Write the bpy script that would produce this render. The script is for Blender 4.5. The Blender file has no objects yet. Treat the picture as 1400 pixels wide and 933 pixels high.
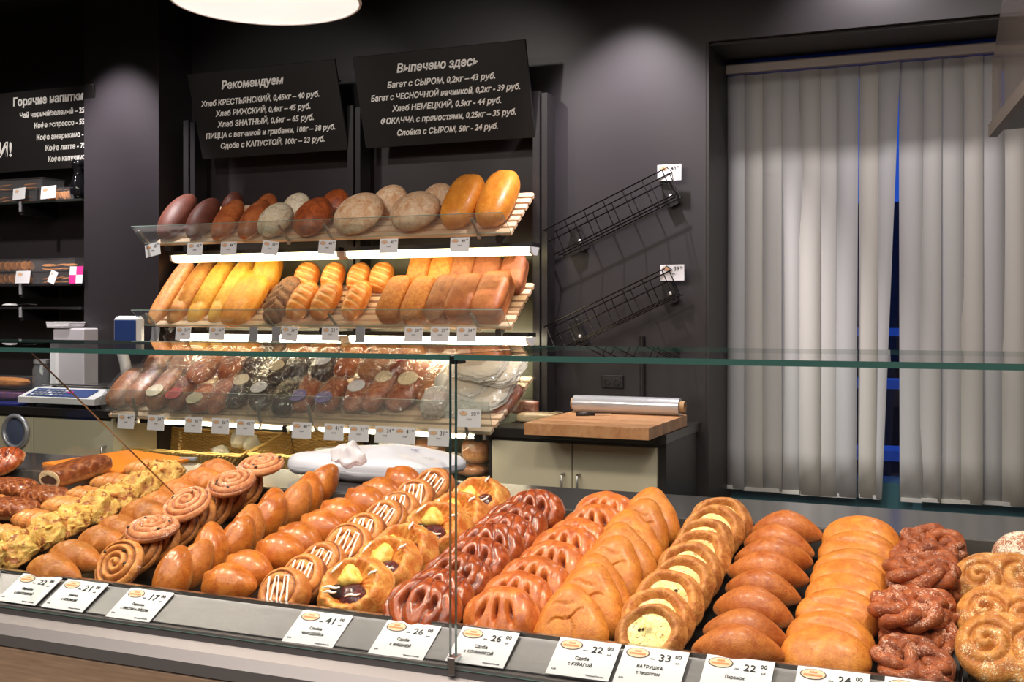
import bpy, bmesh, math, random
import numpy as np
from mathutils import Matrix, Vector, Euler

# ---------------------------------------------------------------- camera, light, exposure
EYE = 1.36
TH = math.radians(22.94)
FPX = 1524.0
HOR = 428.0
scene = bpy.context.scene
col = scene.collection
cam_d = bpy.data.cameras.new('camera')
cam = bpy.data.objects.new('camera', cam_d)
col.objects.link(cam)
cam.location = (0, 0, EYE)
cam.rotation_euler = (math.pi / 2, 0, TH)
cam_d.sensor_width = 36.0
cam_d.lens = FPX / 1400 * 36
cam_d.shift_y = -(466.5 - HOR) / 1400
cam_d.clip_start = 0.05
cam_d.clip_end = 200
scene.camera = cam

scene.view_settings.view_transform = 'Standard'
scene.view_settings.look = 'None'
scene.view_settings.gamma = 1
scene.view_settings.exposure = 0.0
scene.cycles.use_denoising = True
scene.cycles.transparent_max_bounces = 24
scene.cycles.max_bounces = 8
scene.cycles.sample_clamp_indirect = 6
scene.cycles.caustics_reflective = False
scene.cycles.caustics_refractive = False

world = bpy.data.worlds.new('dusk')
scene.world = world
world.use_nodes = True
_bg = world.node_tree.nodes['Background']
_bg.inputs[0].default_value = (0.03, 0.11, 0.62, 1)
_bg.inputs[1].default_value = 0.75

def light(name, kind, loc, power, color, size=0.3, size_y=None, rot=(0, 0, 0), angle=60, blend=0.5):
    d = bpy.data.lights.new(name, kind)
    d.energy = power
    d.color = color
    if kind == 'AREA':
        d.size = size
        if size_y:
            d.shape = 'RECTANGLE'
            d.size_y = size_y
        else:
            d.shape = 'DISK'
    elif kind == 'SPOT':
        d.shadow_soft_size = size
        d.spot_size = math.radians(angle)
        d.spot_blend = blend
    else:
        d.shadow_soft_size = size
    o = bpy.data.objects.new(name, d)
    o.location = loc
    o.rotation_euler = rot
    col.objects.link(o)
    return o

WARM = (1.0, 0.87, 0.73)
NEUT = (1.0, 0.93, 0.87)
# the shop's ceiling lamps over the counter, plus broad fill added over the customers' side
for _x, _y, _p in ((-2.2, 1.35, 30), (-1.1, 1.3, 32), (0.05, 1.3, 32), (-3.3, 1.6, 20)):
    light('counter_lamp_light', 'AREA', (_x, _y, 2.75), _p, WARM, 0.45)
light('shop_fill_light', 'AREA', (-1.0, -0.6, 2.85), 130, NEUT, 4.5, 2.5)
light('blind_fill_light', 'AREA', (0.0, 3.3, 2.9), 11, NEUT, 0.4)  # unseen fill added before the window to brighten the blind
# spotlights in the ceiling that wash the back wall
light('spot_light', 'SPOT', (-1.40, 4.18, 2.92), 210, (1, .93, .93), 0.03, rot=(math.radians(20), 0, 0), angle=72, blend=.8)
light('spot_light', 'SPOT', (-4.00, 3.98, 2.92), 190, (1, .93, .93), 0.03, rot=(math.radians(20), 0, 0), angle=66, blend=.8)
light('spot_light', 'SPOT', (-0.42, 4.3, 2.93), 42, (1, .93, .93), 0.03, rot=(math.radians(36), 0, 0), angle=90, blend=.9)
def aim(loc, to):
    return (Vector(to) - Vector(loc)).to_track_quat('-Z', 'Y').to_euler()
for _l, _t, _p, _a in (((-2.3, 2.6, 2.9), (-2.25, 4.4, 2.2), 42, 46), ((-3.1, 2.6, 2.9), (-3.15, 4.4, 2.2), 42, 46), ((-4.6, 2.9, 2.9), (-4.75, 4.45, 1.75), 110, 56)):
    light('added_spot_light', 'SPOT', _l, _p, NEUT, 0.05, rot=aim(_l, _t), angle=_a, blend=.8)  # unseen spots added to brighten the menu boards, the last one the niche

# ---------------------------------------------------------------- helpers
C22, S22 = math.cos(TH), math.sin(TH)

def ray(u, v):
    a = (u - 700) / FPX
    b = (HOR - v) / FPX
    return Vector((-S22 + a * C22, C22 + a * S22, b))

def PY(u, v, Y):
    d = ray(u, v)
    return Vector((0, 0, EYE)) + d * (Y / d.y)

def PZ(u, v, z):
    d = ray(u, v)
    return Vector((0, 0, EYE)) + d * ((z - EYE) / d.z)

def PP(u, v, p0, n):
    d = ray(u, v)
    e = Vector((0, 0, EYE))
    return e + d * ((Vector(p0) - e).dot(n) / d.dot(n))

def lin(h):
    r = []
    for c in h:
        c = c / 255
        r.append(c / 12.92 if c <= .04045 else ((c + .055) / 1.055) ** 2.4)
    return tuple(r) + (1,)

def tag(o, label=None, cat=None, group=None, kind=None):
    if label: o['label'] = label
    if cat: o['category'] = cat
    if group: o['group'] = group
    if kind: o['kind'] = kind
    return o

def empty(name, loc=(0, 0, 0), rot=(0, 0, 0), label=None, cat=None, group=None):
    o = bpy.data.objects.new(name, None)
    o.empty_display_size = 0.05
    o.location = loc
    o.rotation_euler = rot
    col.objects.link(o)
    return tag(o, label, cat, group)

def link(name, me, mat=None, parent=None, M=None, smooth=False):
    if mat is not None:
        idx = [p.material_index for p in me.polygons] if isinstance(mat, (list, tuple)) else None
        me.materials.clear()
        for m in (mat if isinstance(mat, (list, tuple)) else [mat]):
            me.materials.append(m)
        if idx: me.polygons.foreach_set('material_index', idx)
    if smooth:
        me.polygons.foreach_set('use_smooth', [True] * len(me.polygons))
    o = bpy.data.objects.new(name, me)
    col.objects.link(o)
    if parent is not None:
        o.parent = parent
    if M is not None:
        o.matrix_local = M
    return o

def copy_tree(o, parent=None):
    c = o.copy()
    col.objects.link(c)
    c.parent = parent
    for ch in o.children:
        copy_tree(ch, c)
    return c

class MB:
    """collects simple solids into one mesh"""
    def __init__(s):
        s.v = []; s.f = []; s.mi = []
    def add(s, vs, fs, mi=0):
        n = len(s.v)
        s.v += [tuple(v) for v in vs]
        s.f += [tuple(i + n for i in f) for f in fs]
        s.mi += [mi] * len(fs)
        return s
    def box(s, a, b, M=None, mi=0, c=0.0):
        x0, y0, z0 = a; x1, y1, z1 = b
        if c > 0:
            # chamfered box: three nested sections
            vs = []
            for (z, k) in ((z0, c), (z0 + c, 0), (z1 - c, 0), (z1, c)):
                k2 = k
                vs += [(x0 + k2 + (c if k2 == 0 else c), y0 + k2, z), (x1 - k2 - c, y0 + k2, z), (x1 - k2, y0 + k2 + c, z), (x1 - k2, y1 - k2 - c, z),
                       (x1 - k2 - c, y1 - k2, z), (x0 + k2 + c, y1 - k2, z), (x0 + k2, y1 - k2 - c, z), (x0 + k2, y0 + k2 + c, z)]
            fs = []
            for l in range(3):
                for i in range(8):
                    j = (i + 1) % 8
                    fs.append((l * 8 + i, l * 8 + j, l * 8 + 8 + j, l * 8 + 8 + i))
            fs.append(tuple(range(7, -1, -1)))
            fs.append(tuple(range(24, 32)))
        else:
            vs = [(x0, y0, z0), (x1, y0, z0), (x1, y1, z0), (x0, y1, z0), (x0, y0, z1), (x1, y0, z1), (x1, y1, z1), (x0, y1, z1)]
            fs = [(0, 3, 2, 1), (4, 5, 6, 7), (0, 1, 5, 4), (1, 2, 6, 5), (2, 3, 7, 6), (3, 0, 4, 7)]
        if M is not None:
            vs = [tuple(M @ Vector(v)) for v in vs]
        return s.add(vs, fs, mi)
    def prism(s, prof, x0, x1, mi=0, axis='x'):
        n = len(prof)
        if axis == 'x':
            vs = [(x0, p[0], p[1]) for p in prof] + [(x1, p[0], p[1]) for p in prof]
        else:
            vs = [(p[0], x0, p[1]) for p in prof] + [(p[0], x1, p[1]) for p in prof]
        fs = [(i, (i + 1) % n, n + (i + 1) % n, n + i) for i in range(n)]
        fs += [tuple(range(n - 1, -1, -1)), tuple(range(n, 2 * n))]
        return s.add(vs, fs, mi)
    def tube(s, pts, r, seg=6, closed=False, caps=True, mi=0):
        pts = [Vector(p) for p in pts]
        n = len(pts)
        rs = r if isinstance(r, (list, tuple, np.ndarray)) else [r] * n
        up = None; vs = []
        for i, p in enumerate(pts):
            a = pts[(i - 1) % n] if (closed or i > 0) else p
            b = pts[(i + 1) % n] if (closed or i < n - 1) else p
            t = (b - a).normalized()
            if up is None:
                up = Vector((0, 0, 1)) if abs(t.z) < .9 else Vector((1, 0, 0))
            x = (up - t * up.dot(t)).normalized()
            up = x
            y = t.cross(x)
            for k in range(seg):
                q = 2 * math.pi * k / seg
                vs.append(p + (x * math.cos(q) + y * math.sin(q)) * rs[i])
        fs = []
        for i in range(n if closed else n - 1):
            j = (i + 1) % n
            for k in range(seg):
                l = (k + 1) % seg
                fs.append((i * seg + k, i * seg + l, j * seg + l, j * seg + k))
        if caps and not closed:
            fs.append(tuple(range(seg - 1, -1, -1)))
            fs.append(tuple((n - 1) * seg + k for k in range(seg)))
        return s.add(vs, fs, mi)
    def lathe(s, prof, seg=32, M=None, mi=0):
        n = len(prof); vs = []
        for (r, z) in prof:
            for k in range(seg):
                q = 2 * math.pi * k / seg
                vs.append(Vector((r * math.cos(q), r * math.sin(q), z)))
        if M is not None:
            vs = [M @ v for v in vs]
        fs = []
        for i in range(n - 1):
            for k in range(seg):
                l = (k + 1) % seg
                fs.append((i * seg + k, i * seg + l, (i + 1) * seg + l, (i + 1) * seg + k))
        return s.add(vs, fs, mi)
    def mesh(s, name='mesh'):
        me = bpy.data.meshes.new(name)
        me.from_pydata(s.v, [], s.f)
        if any(s.mi):
            me.polygons.foreach_set('material_index', s.mi)
        me.update()
        bm = bmesh.new(); bm.from_mesh(me)
        bmesh.ops.recalc_face_normals(bm, faces=bm.faces)
        bm.to_mesh(me); bm.free()
        return me
    def build(s, name, mat, parent=None, smooth=False, M=None):
        return link(name, s.mesh(name), mat, parent, M, smooth)

def frame(o, ex, ey):
    ex = Vector(ex).normalized(); ez = ex.cross(Vector(ey)).normalized(); ey = ez.cross(ex)
    M = Matrix.Identity(4)
    for i in range(3):
        M[i][0] = ex[i]; M[i][1] = ey[i]; M[i][2] = ez[i]; M[i][3] = o[i]
    return M

# ---------------------------------------------------------------- materials
_mats = {}
def nt(m):
    m.use_nodes = True
    t = m.node_tree
    t.nodes.clear()
    out = t.nodes.new('ShaderNodeOutputMaterial')
    return t, out

def pbr(name, rgb, rough=.5, metal=0.0, var=0.0, vscale=20, bump=0.0, bscale=60, spec=.5, coat=0.0, emit=None, emit_s=0, stretch=None, sss=0.0):
    if name in _mats: return _mats[name]
    m = bpy.data.materials.new(name); _mats[name] = m
    t, out = nt(m)
    b = t.nodes.new('ShaderNodeBsdfPrincipled')
    t.links.new(b.outputs[0], out.inputs[0])
    c = lin(rgb)
    b.inputs['Base Color'].default_value = c
    b.inputs['Roughness'].default_value = rough
    b.inputs['Metallic'].default_value = metal
    b.inputs['Specular IOR Level'].default_value = spec
    b.inputs['Coat Weight'].default_value = coat
    if emit:
        b.inputs['Emission Color'].default_value = lin(emit)
        b.inputs['Emission Strength'].default_value = emit_s
    if var or bump:
        tc = t.nodes.new('ShaderNodeTexCoord')
        mp = t.nodes.new('ShaderNodeMapping')
        t.links.new(tc.outputs['Object'], mp.inputs[0])
        if stretch: mp.inputs['Scale'].default_value = stretch
    if var:
        n = t.nodes.new('ShaderNodeTexNoise'); n.inputs['Scale'].default_value = vscale; n.inputs['Detail'].default_value = 5
        t.links.new(mp.outputs[0], n.inputs['Vector'])
        mx = t.nodes.new('ShaderNodeMix'); mx.data_type = 'RGBA'
        mx.inputs[6].default_value = tuple(x * (1 - var) for x in c[:3]) + (1,)
        mx.inputs[7].default_value = tuple(min(1, x * (1 + var)) for x in c[:3]) + (1,)
        t.links.new(n.outputs['Fac'], mx.inputs[0]); t.links.new(mx.outputs[2], b.inputs['Base Color'])
    if bump:
        n2 = t.nodes.new('ShaderNodeTexNoise'); n2.inputs['Scale'].default_value = bscale; n2.inputs['Detail'].default_value = 4
        t.links.new(mp.outputs[0], n2.inputs['Vector'])
        bp = t.nodes.new('ShaderNodeBump'); bp.inputs['Strength'].default_value = bump; bp.inputs['Distance'].default_value = .002
        t.links.new(n2.outputs['Fac'], bp.inputs['Height']); t.links.new(bp.outputs[0], b.inputs['Normal'])
    return m

def emis(name, rgb, s):
    m = bpy.data.materials.new(name)
    t, out = nt(m)
    e = t.nodes.new('ShaderNodeEmission')
    e.inputs[0].default_value = lin(rgb); e.inputs[1].default_value = s
    t.links.new(e.outputs[0], out.inputs[0])
    return m

def film(name, tint=(1, 1, 1), base=.04, haze=0.0, hazecol=(230, 230, 235), rough=.03, bump=0.0, bscale=40):
    """thin clear sheet: sees through, mirrors at grazing angles"""
    m = bpy.data.materials.new(name)
    t, out = nt(m)
    tr = t.nodes.new('ShaderNodeBsdfTransparent'); tr.inputs[0].default_value = tuple(tint) + (1,)
    gl = t.nodes.new('ShaderNodeBsdfGlossy'); gl.inputs['Roughness'].default_value = rough
    fr = t.nodes.new('ShaderNodeFresnel'); fr.inputs[0].default_value = 1.45
    ad = t.nodes.new('ShaderNodeMath'); ad.operation = 'ADD'; ad.use_clamp = True; ad.inputs[1].default_value = base
    ge = t.nodes.new('ShaderNodeNewGeometry'); bf = t.nodes.new('ShaderNodeMath'); bf.operation = 'SUBTRACT'; bf.inputs[0].default_value = 1.0
    t.links.new(ge.outputs['Backfacing'], bf.inputs[1])
    mu = t.nodes.new('ShaderNodeMath'); mu.operation = 'MULTIPLY'; t.links.new(fr.outputs[0], mu.inputs[0]); t.links.new(bf.outputs[0], mu.inputs[1])
    t.links.new(mu.outputs[0], ad.inputs[0])
    mx = t.nodes.new('ShaderNodeMixShader')
    t.links.new(ad.outputs[0], mx.inputs[0]); t.links.new(tr.outputs[0], mx.inputs[1]); t.links.new(gl.outputs[0], mx.inputs[2])
    last = mx
    if haze > 0:
        df = t.nodes.new('ShaderNodeBsdfDiffuse'); df.inputs[0].default_value = lin(hazecol)
        m2 = t.nodes.new('ShaderNodeMixShader'); m2.inputs[0].default_value = haze
        t.links.new(mx.outputs[0], m2.inputs[1]); t.links.new(df.outputs[0], m2.inputs[2])
        last = m2
    if bump:
        tc = t.nodes.new('ShaderNodeTexCoord')
        n2 = t.nodes.new('ShaderNodeTexNoise'); n2.inputs['Scale'].default_value = bscale; n2.inputs['Detail'].default_value = 3; n2.inputs['Distortion'].default_value = 1.5
        t.links.new(tc.outputs['Object'], n2.inputs['Vector'])
        bp = t.nodes.new('ShaderNodeBump'); bp.inputs['Strength'].default_value = bump; bp.inputs['Distance'].default_value = .01
        t.links.new(n2.outputs['Fac'], bp.inputs['Height'])
        t.links.new(bp.outputs[0], gl.inputs['Normal']); t.links.new(bp.outputs[0], fr.inputs['Normal'])
    t.links.new(last.outputs[0], out.inputs[0])
    return m

def crust(name, light_c, dark_c, pale_c=None, fill_c=(90, 40, 20), rough=.45, coat=0.0, nscale=18, bump=.25, bscale=90,
          dust=0.0, dust_c=(245, 235, 225), dscale=260, pale_at=.25, var=.12, fleck=None, fleck_amt=0.0, fscale=45, contrast=.5, spec=.4):
    m = bpy.data.materials.new(name)
    t, out = nt(m)
    N = t.nodes.new; L = t.links.new
    b = N('ShaderNodeBsdfPrincipled'); L(b.outputs[0], out.inputs[0])
    b.inputs['Roughness'].default_value = rough
    b.inputs['Coat Weight'].default_value = coat
    b.inputs['Coat Roughness'].default_value = .18
    b.inputs['Specular IOR Level'].default_value = spec
    tc = N('ShaderNodeTexCoord'); oi = N('ShaderNodeObjectInfo')
    ofs = N('ShaderNodeVectorMath'); ofs.operation = 'ADD'
    sc = N('ShaderNodeMath'); sc.operation = 'MULTIPLY'; sc.inputs[1].default_value = 37.0
    L(oi.outputs['Random'], sc.inputs[0]); L(tc.outputs['Object'], ofs.inputs[0]); L(sc.outputs[0], ofs.inputs[1])
    def noise(s, det=4, dist=0.0):
        n = N('ShaderNodeTexNoise'); n.inputs['Scale'].default_value = s * 2.4; n.inputs['Detail'].default_value = det + 2
        n.inputs['Roughness'].default_value = .62
        n.inputs['Distortion'].default_value = dist
        L(ofs.outputs[0], n.inputs['Vector']); return n
    def ramp(src, a, z):
        r = N('ShaderNodeMapRange'); r.interpolation_type = 'SMOOTHSTEP'
        r.inputs[1].default_value = a; r.inputs[2].default_value = z
        L(src, r.inputs[0]); return r.outputs[0]
    def mix(f, a, c):
        x = N('ShaderNodeMix'); x.data_type = 'RGBA'
        if isinstance(f, float): x.inputs[0].default_value = f
        else: L(f, x.inputs[0])
        for i, q in ((6, a), (7, c)):
            if isinstance(q, tuple): x.inputs[i].default_value = lin(q)
            else: L(q, x.inputs[i])
        return x.outputs[2]
    w = contrast * .25
    base = mix(ramp(noise(nscale, 6, .6).outputs['Fac'], .5 - w - .05, .5 + w + .05), light_c, dark_c)
    if pale_c:
        sx = N('ShaderNodeSeparateXYZ'); L(tc.outputs['Generated'], sx.inputs[0])
        ad = N('ShaderNodeMath'); ad.operation = 'MULTIPLY_ADD'; ad.inputs[1].default_value = .35; 
        L(noise(nscale * .8).outputs['Fac'], ad.inputs[0]); L(sx.outputs['Z'], ad.inputs[2])
        base = mix(ramp(ad.outputs[0], pale_at + .05, pale_at + .4), pale_c, base)
    if fleck:
        vn = noise(fscale, 3)
        base = mix(ramp(vn.outputs['Fac'], .62 - fleck_amt, .66 - fleck_amt), base, fleck)
    # fine pores and oven mottling in the crust itself
    dk = N('ShaderNodeMix'); dk.data_type = 'RGBA'; dk.blend_type = 'MULTIPLY'; dk.inputs[7].default_value = (.66, .52, .42, 1)
    pm = N('ShaderNodeMath'); pm.operation = 'MULTIPLY'; pm.inputs[1].default_value = .55
    L(ramp(noise(nscale * 4.5, 5, .4).outputs['Fac'], .46, .68), pm.inputs[0]); L(pm.outputs[0], dk.inputs[0]); L(base, dk.inputs[6])
    base = dk.outputs[2]
    at = N('ShaderNodeAttribute'); at.attribute_name = 'fill'
    base = mix(at.outputs['Fac'], base, fill_c)
    if dust > 0:
        dn = noise(dscale * .5, 2); dl = noise(dscale * .05, 3)
        mu = N('ShaderNodeMath'); mu.operation = 'MULTIPLY_ADD'; mu.inputs[1].default_value = .9
        L(dl.outputs['Fac'], mu.inputs[0]); L(dn.outputs['Fac'], mu.inputs[2])
        base = mix(ramp(mu.outputs[0], 1.10 - dust * .3, 1.30 - dust * .3), base, dust_c)
    hs = N('ShaderNodeHueSaturation')
    vr = N('ShaderNodeMapRange'); vr.inputs[3].default_value = 1 - var; vr.inputs[4].default_value = 1 + var
    L(oi.outputs['Random'], vr.inputs[0]); L(vr.outputs[0], hs.inputs['Value']); L(base, hs.inputs['Color'])
    L(hs.outputs[0], b.inputs['Base Color'])
    bp = N('ShaderNodeBump'); bp.inputs['Strength'].default_value = bump; bp.inputs['Distance'].default_value = .003
    L(noise(bscale, 5).outputs['Fac'], bp.inputs['Height']); L(bp.outputs[0], b.inputs['Normal'])
    return m

BEECH = crust('beech_board', (206, 154, 110), (190, 134, 90), nscale=5, bump=.08, var=.16, rough=.45)
STEEL = pbr('brushed_steel', (158, 155, 158), .36, .9, var=.10, vscale=30, bump=.12, bscale=120)
STEEL_S = pbr('polished_steel', (200, 198, 198), .22, 1.0)
BLACK = pbr('black_laminate', (30, 27, 30), .42, var=.08, vscale=8)
DPANEL = pbr('charcoal_wall_panel', (44, 40, 44), .40, var=.05, vscale=3, stretch=(1, 1, 8))
DARKIN = pbr('dark_recess', (22, 19, 19), .6)
BOARDM = pbr('chalkboard_black', (15, 12, 13), .6)
CREAM = pbr('cream_laminate', (205, 197, 172), .4, var=.02)
WOOD = pbr('pale_slat_wood', (226, 192, 160), .5, var=.14, vscale=9, stretch=(1, 8, 8))
OAKM = pbr('counter_front_wood', (156, 128, 104), .5, var=.45, vscale=14, stretch=(1, 14, 14))
TRAYM = pbr('black_tray', (24, 23, 26), .3)
PAPER = pbr('white_card', (226, 224, 228), .45)
WHITE = pbr('white_plastic', (225, 225, 228), .35)
INK = pbr('dark_ink', (28, 27, 30), .6)
GREYINK = pbr('grey_ink', (120, 116, 120), .6)
LOGOB = pbr('logo_beige', (226, 196, 165), .6)
LOGOE = pbr('logo_outline', (92, 74, 70), .6)
LOGOO = pbr('logo_orange', (214, 140, 90), .6)
CHALK = pbr('white_lettering', (240, 238, 234), .7)
CHROME = pbr('chrome', (210, 210, 212), .15, 1.0)
GREY = pbr('grey_plastic', (140, 140, 145), .4)
BLUE = pbr('display_blue', (45, 70, 130), .35)
MAGENTA = pbr('magenta_card', (214, 50, 140), .5)
GLASS = film('clear_glass', (.965, .98, .97), 0.0, rough=.0)
GUARDG = film('guard_glass', (.9, .93, .91), 0.04, haze=.06, rough=.05)
GEDGE = pbr('green_glass_edge', (50, 88, 82), .15, spec=.8)
PLASTIC = film('clear_plastic', (.95, .95, .95), .05, haze=.05)
WINDOWG = film('window_glass', (.85, .95, 1.0), .02)
DWORK = pbr('dark_worktop', (62, 60, 62), .16, var=.05, vscale=40, spec=.6)
OUTW = pbr('dusk_snow', (215, 225, 240), .8)

_txt = []
def text(s, size, mat, parent, x, y, z=0.0008, width=None, shear=0.0, offset=0.0, align='CENTER', name='lettering', M=None):
    c = bpy.data.curves.new(name, 'FONT')
    c.body = s; c.size = size; c.shear = shear; c.offset = offset
    c.align_x = align; c.align_y = 'CENTER'
    c.resolution_u = 2
    c.extrude = .0003
    c.materials.append(mat)
    o = bpy.data.objects.new(name, c)
    col.objects.link(o)
    o.parent = parent
    o.matrix_local = (M if M is not None else Matrix.Identity(4)) @ Matrix.Translation((x, y, z))
    if width: _txt.append((o, width))
    return o

ORD = ['frontmost', 'second from the glass', 'third from the glass', 'fourth from the glass', 'fifth from the glass', 'sixth from the glass',
       'seventh from the glass', 'eighth from the glass', 'ninth from the glass', 'tenth from the glass', 'eleventh from the glass']
# ---------------------------------------------------------------- room shell
YW = 4.65      # back wall
def struct(name, mb, mat, smooth=False, parent=None):
    o = mb.build(name, mat, parent, smooth)
    if parent is None: o['kind'] = 'structure'
    return o

FLOORM = pbr('floor_tile', (92, 84, 78), .35, var=.08, vscale=6)
CEILM = pbr('black_ceiling', (14, 11, 10), .8)
SHOPW = pbr('shop_wall', (150, 138, 126), .7, var=.04)
X_E = PY(965, 300, YW).x            # where the back wall ends and the window opening begins
struct('floor', MB().box((-7.2, -4.1, -.1), (3.1, 5.3, 0)), FLOORM)
struct('ceiling', MB().box((-7.2, -4.1, 2.98), (3.1, 5.3, 3.08)), CEILM)
struct('wall_back', MB().box((-7.2, YW, 0), (X_E, YW + .65, 2.98)), DPANEL)
ZH = PY(967, 57, YW).z
struct('trim_1', MB().box((X_E, YW, ZH), (3.1, YW + .65, 2.98)), DPANEL)       # header above the window opening
struct('wall_left', MB().box((-7.3, -4.1, 0), (-7.2, 5.3, 2.98)), SHOPW)
struct('wall_right', MB().box((3.1, -4.1, 0), (3.2, 5.3, 2.98)), SHOPW)
struct('wall_front', MB().box((-7.3, -4.2, 0), (3.2, -4.1, 2.98)), SHOPW)
# projecting column
XC0, XC1 = PY(115, 300, 4.4).x, PY(217, 300, 4.4).x
struct('column', MB().box((XC0, 4.4, 0), (XC1, YW, 2.98)), DPANEL)
# window opening: reveal, sill wall, frame, glass
YR = YW + .65
REVM = pbr('dark_reveal', (38, 35, 34), .5)
struct('trim_2', MB().box((X_E, YW + .002, 0), (X_E + .012, YR, ZH)), REVM)
struct('trim_3', MB().box((X_E, YW + .03, ZH - .012), (3.1, YR, ZH)), REVM)
struct('windowsill', MB().box((X_E + .012, 5.10, 0), (3.1, YR + .02, .62)), pbr('teal_sill', (70, 116, 128), .3))
FR = pbr('blue_grey_frame', (92, 108, 120), .4)
w = empty('window_1'); w['kind'] = 'structure'
mb = MB()
for x in (X_E + .012, -.14, 1.1, 2.2, 3.06):
    mb.box((x, YR - .07, .16), (x + .05, YR - .02, ZH - .012))
mb.box((X_E + .012, YR - .07, .16), (3.1, YR - .02, .22)); mb.box((X_E + .012, YR - .07, ZH - .08), (3.1, YR - .02, ZH - .012))
mb.build('window_frame', FR, w)
MB().box((X_E + .02, YR - .05, .2), (3.1, YR - .044, ZH - .05)).build('window_pane', WINDOWG, w)
# outside: snow and dark low walls with snowy ledges
o = struct('ground', MB().box((-8, 5.4, -.35), (12, 22, -.25)), OUTW)
HEDGE = pbr('dusk_hedge', (20, 26, 40), .9, var=.4, vscale=3)
g = tag(MB().box((-6, 11, -.3), (12, 11.5, 2.4)).build('garden_wall', HEDGE), 'long dark wall across the snowy yard seen through the gap in the blinds', 'wall')
g['kind'] = 'structure'
for i, (y, z) in enumerate(((8.0, .35), (9.4, .75), (10.6, 1.15))):
    e = empty('bench', (0, 0, 0), label=['low snow capped bench beyond the window, lowest in the blind gap', 'middle snow capped bench beyond the window', 'highest snow capped bench beyond the window before the wall'][i], cat='bench', group='benches outside the window')
    MB().box((-3, y, z - .12), (5, y + .3, z)).build('seat', HEDGE, e)
    for x in (-2.5, -.9, .7, 2.3, 3.9):
        MB().box((x, y + .05, -.26), (x + .08, y + .25, z - .12)).build('leg', HEDGE, e)
    MB().box((-3, y - .01, z), (5, y + .31, z + .07)).build('snow_cap', OUTW, e)

# ---------------------------------------------------------------- vertical blind
YB = 5.02
BL1 = bpy.data.materials.new('blind_fabric'); t, out = nt(BL1)
df = t.nodes.new('ShaderNodeBsdfDiffuse'); tl = t.nodes.new('ShaderNodeBsdfTranslucent'); mx = t.nodes.new('ShaderNodeMixShader')
oi = t.nodes.new('ShaderNodeObjectInfo'); mr = t.nodes.new('ShaderNodeMix'); mr.data_type = 'RGBA'
mr.inputs[6].default_value = lin((236, 232, 224)); mr.inputs[7].default_value = lin((222, 222, 224))
wv = t.nodes.new('ShaderNodeTexWave'); wv.inputs['Scale'].default_value = 60; tc = t.nodes.new('ShaderNodeTexCoord'); t.links.new(tc.outputs['Object'], wv.inputs[0])
bp = t.nodes.new('ShaderNodeBump'); bp.inputs['Strength'].default_value = .15; bp.inputs['Distance'].default_value = .001
t.links.new(wv.outputs['Fac'], bp.inputs['Height']); t.links.new(bp.outputs[0], df.inputs['Normal'])
t.links.new(oi.outputs['Random'], mr.inputs[0]); t.links.new(mr.outputs[2], df.inputs[0]); t.links.new(mr.outputs[2], tl.inputs[0])
mx.inputs[0].default_value = .3
t.links.new(df.outputs[0], mx.inputs[1]); t.links.new(tl.outputs[0], mx.inputs[2]); t.links.new(mx.outputs[0], out.inputs[0])
RAILM = pbr('blind_rail_white', (196, 186, 182), .4)
zr = PY(1200, 83, YB).z
blind = empty('vertical_blind', (X_E + .05, YB, zr), label='pale grey vertical blind with parted slats hanging across the whole window', cat='blind')
IM = blind.matrix_basis.inverted()
bpy.context.view_layer.update()
def bl_local(x, y, z): return (x - (X_E + .05), y - YB, z - zr)
x_rail0 = PY(995, 100, YB).x
MB().box(bl_local(x_rail0, YB - .035, zr - .01), bl_local(3.0, YB + .02, zr + .03)).build('head_rail', RAILM, blind)
def slat(u0, u1, ub0=None, ub1=None, vb=690, ang=0, yoff=0):
    ub0 = u0 if ub0 is None else ub0; ub1 = u1 if ub1 is None else ub1
    zb = PY((u0 + u1) / 2, vb, YB).z
    X0, X1 = PY(u0, 100, YB + yoff).x, PY(u1, 100, YB + yoff).x
    x0, x1 = PY(ub0, 600, YB + yoff).x, PY(ub1, 600, YB + yoff).x
    mb = MB(); vs = []; n = 10; fs = []
    cu = random.uniform(-.003, .003)
    for k in range(n + 1):
        f = k / n
        z = (zr - .015) * (1 - f) + zb * f
        sway = .004 * math.sin(f * 5 + u0)
        a = x0 * f + X0 * (1 - f); c = x1 * f + X1 * (1 - f)
        for (x, y) in ((a, yoff + ang), ((a + c) / 2, yoff - .001 + cu * .3), (c, yoff - ang)):
            vs.append(bl_local(x, YB + y + sway, z))
    for k in range(n):
        for j in range(2):
            i = k * 3 + j
            fs.append((i, i + 1, i + 4, i + 3))
    mb.add(vs, fs)
    o = mb.build('slat', BL1, blind, smooth=True)
    md = o.modifiers.new('thick', 'SOLIDIFY'); md.thickness = .0012
    return o
random.seed(4)
edges = [(993, 1018, None, None, 668, .012), (1014, 1043, None, None, 671, .012), (1039, 1069, None, None, 672, .014), (1066, 1096, None, None, 675, -.004),
         (1093, 1121, None, None, 677, .003), (1118, 1147, None, None, 679, -.003), (1144, 1174, 1143, 1171, 680, .004),
         (1175, 1203, 1173, 1197, 681, .006), (1199, 1231, 1192, 1206, 683, .02), (1229, 1262, 1230, 1262, 686, .004),
         (1259, 1288, 1258, 1286, 686, .016), (1285, 1317, 1285, 1318, 688, .002), (1314, 1344, None, None, 689, .016), (1341, 1373, None, None, 690, -.003),
         (1370, 1402, None, None, 692, .02), (1399, 1432, None, None, 693, .002), (1429, 1462, None, None, 694, .015), (1459, 1493, None, None, 695, .0),
         (1490, 1525, None, None, 696, .015), (1522, 1558, None, None, 697, .0), (1555, 1592, None, None, 698, .01), (1590, 1628, None, None, 699, 0), (1625, 1665, None, None, 700, .01)]
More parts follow.
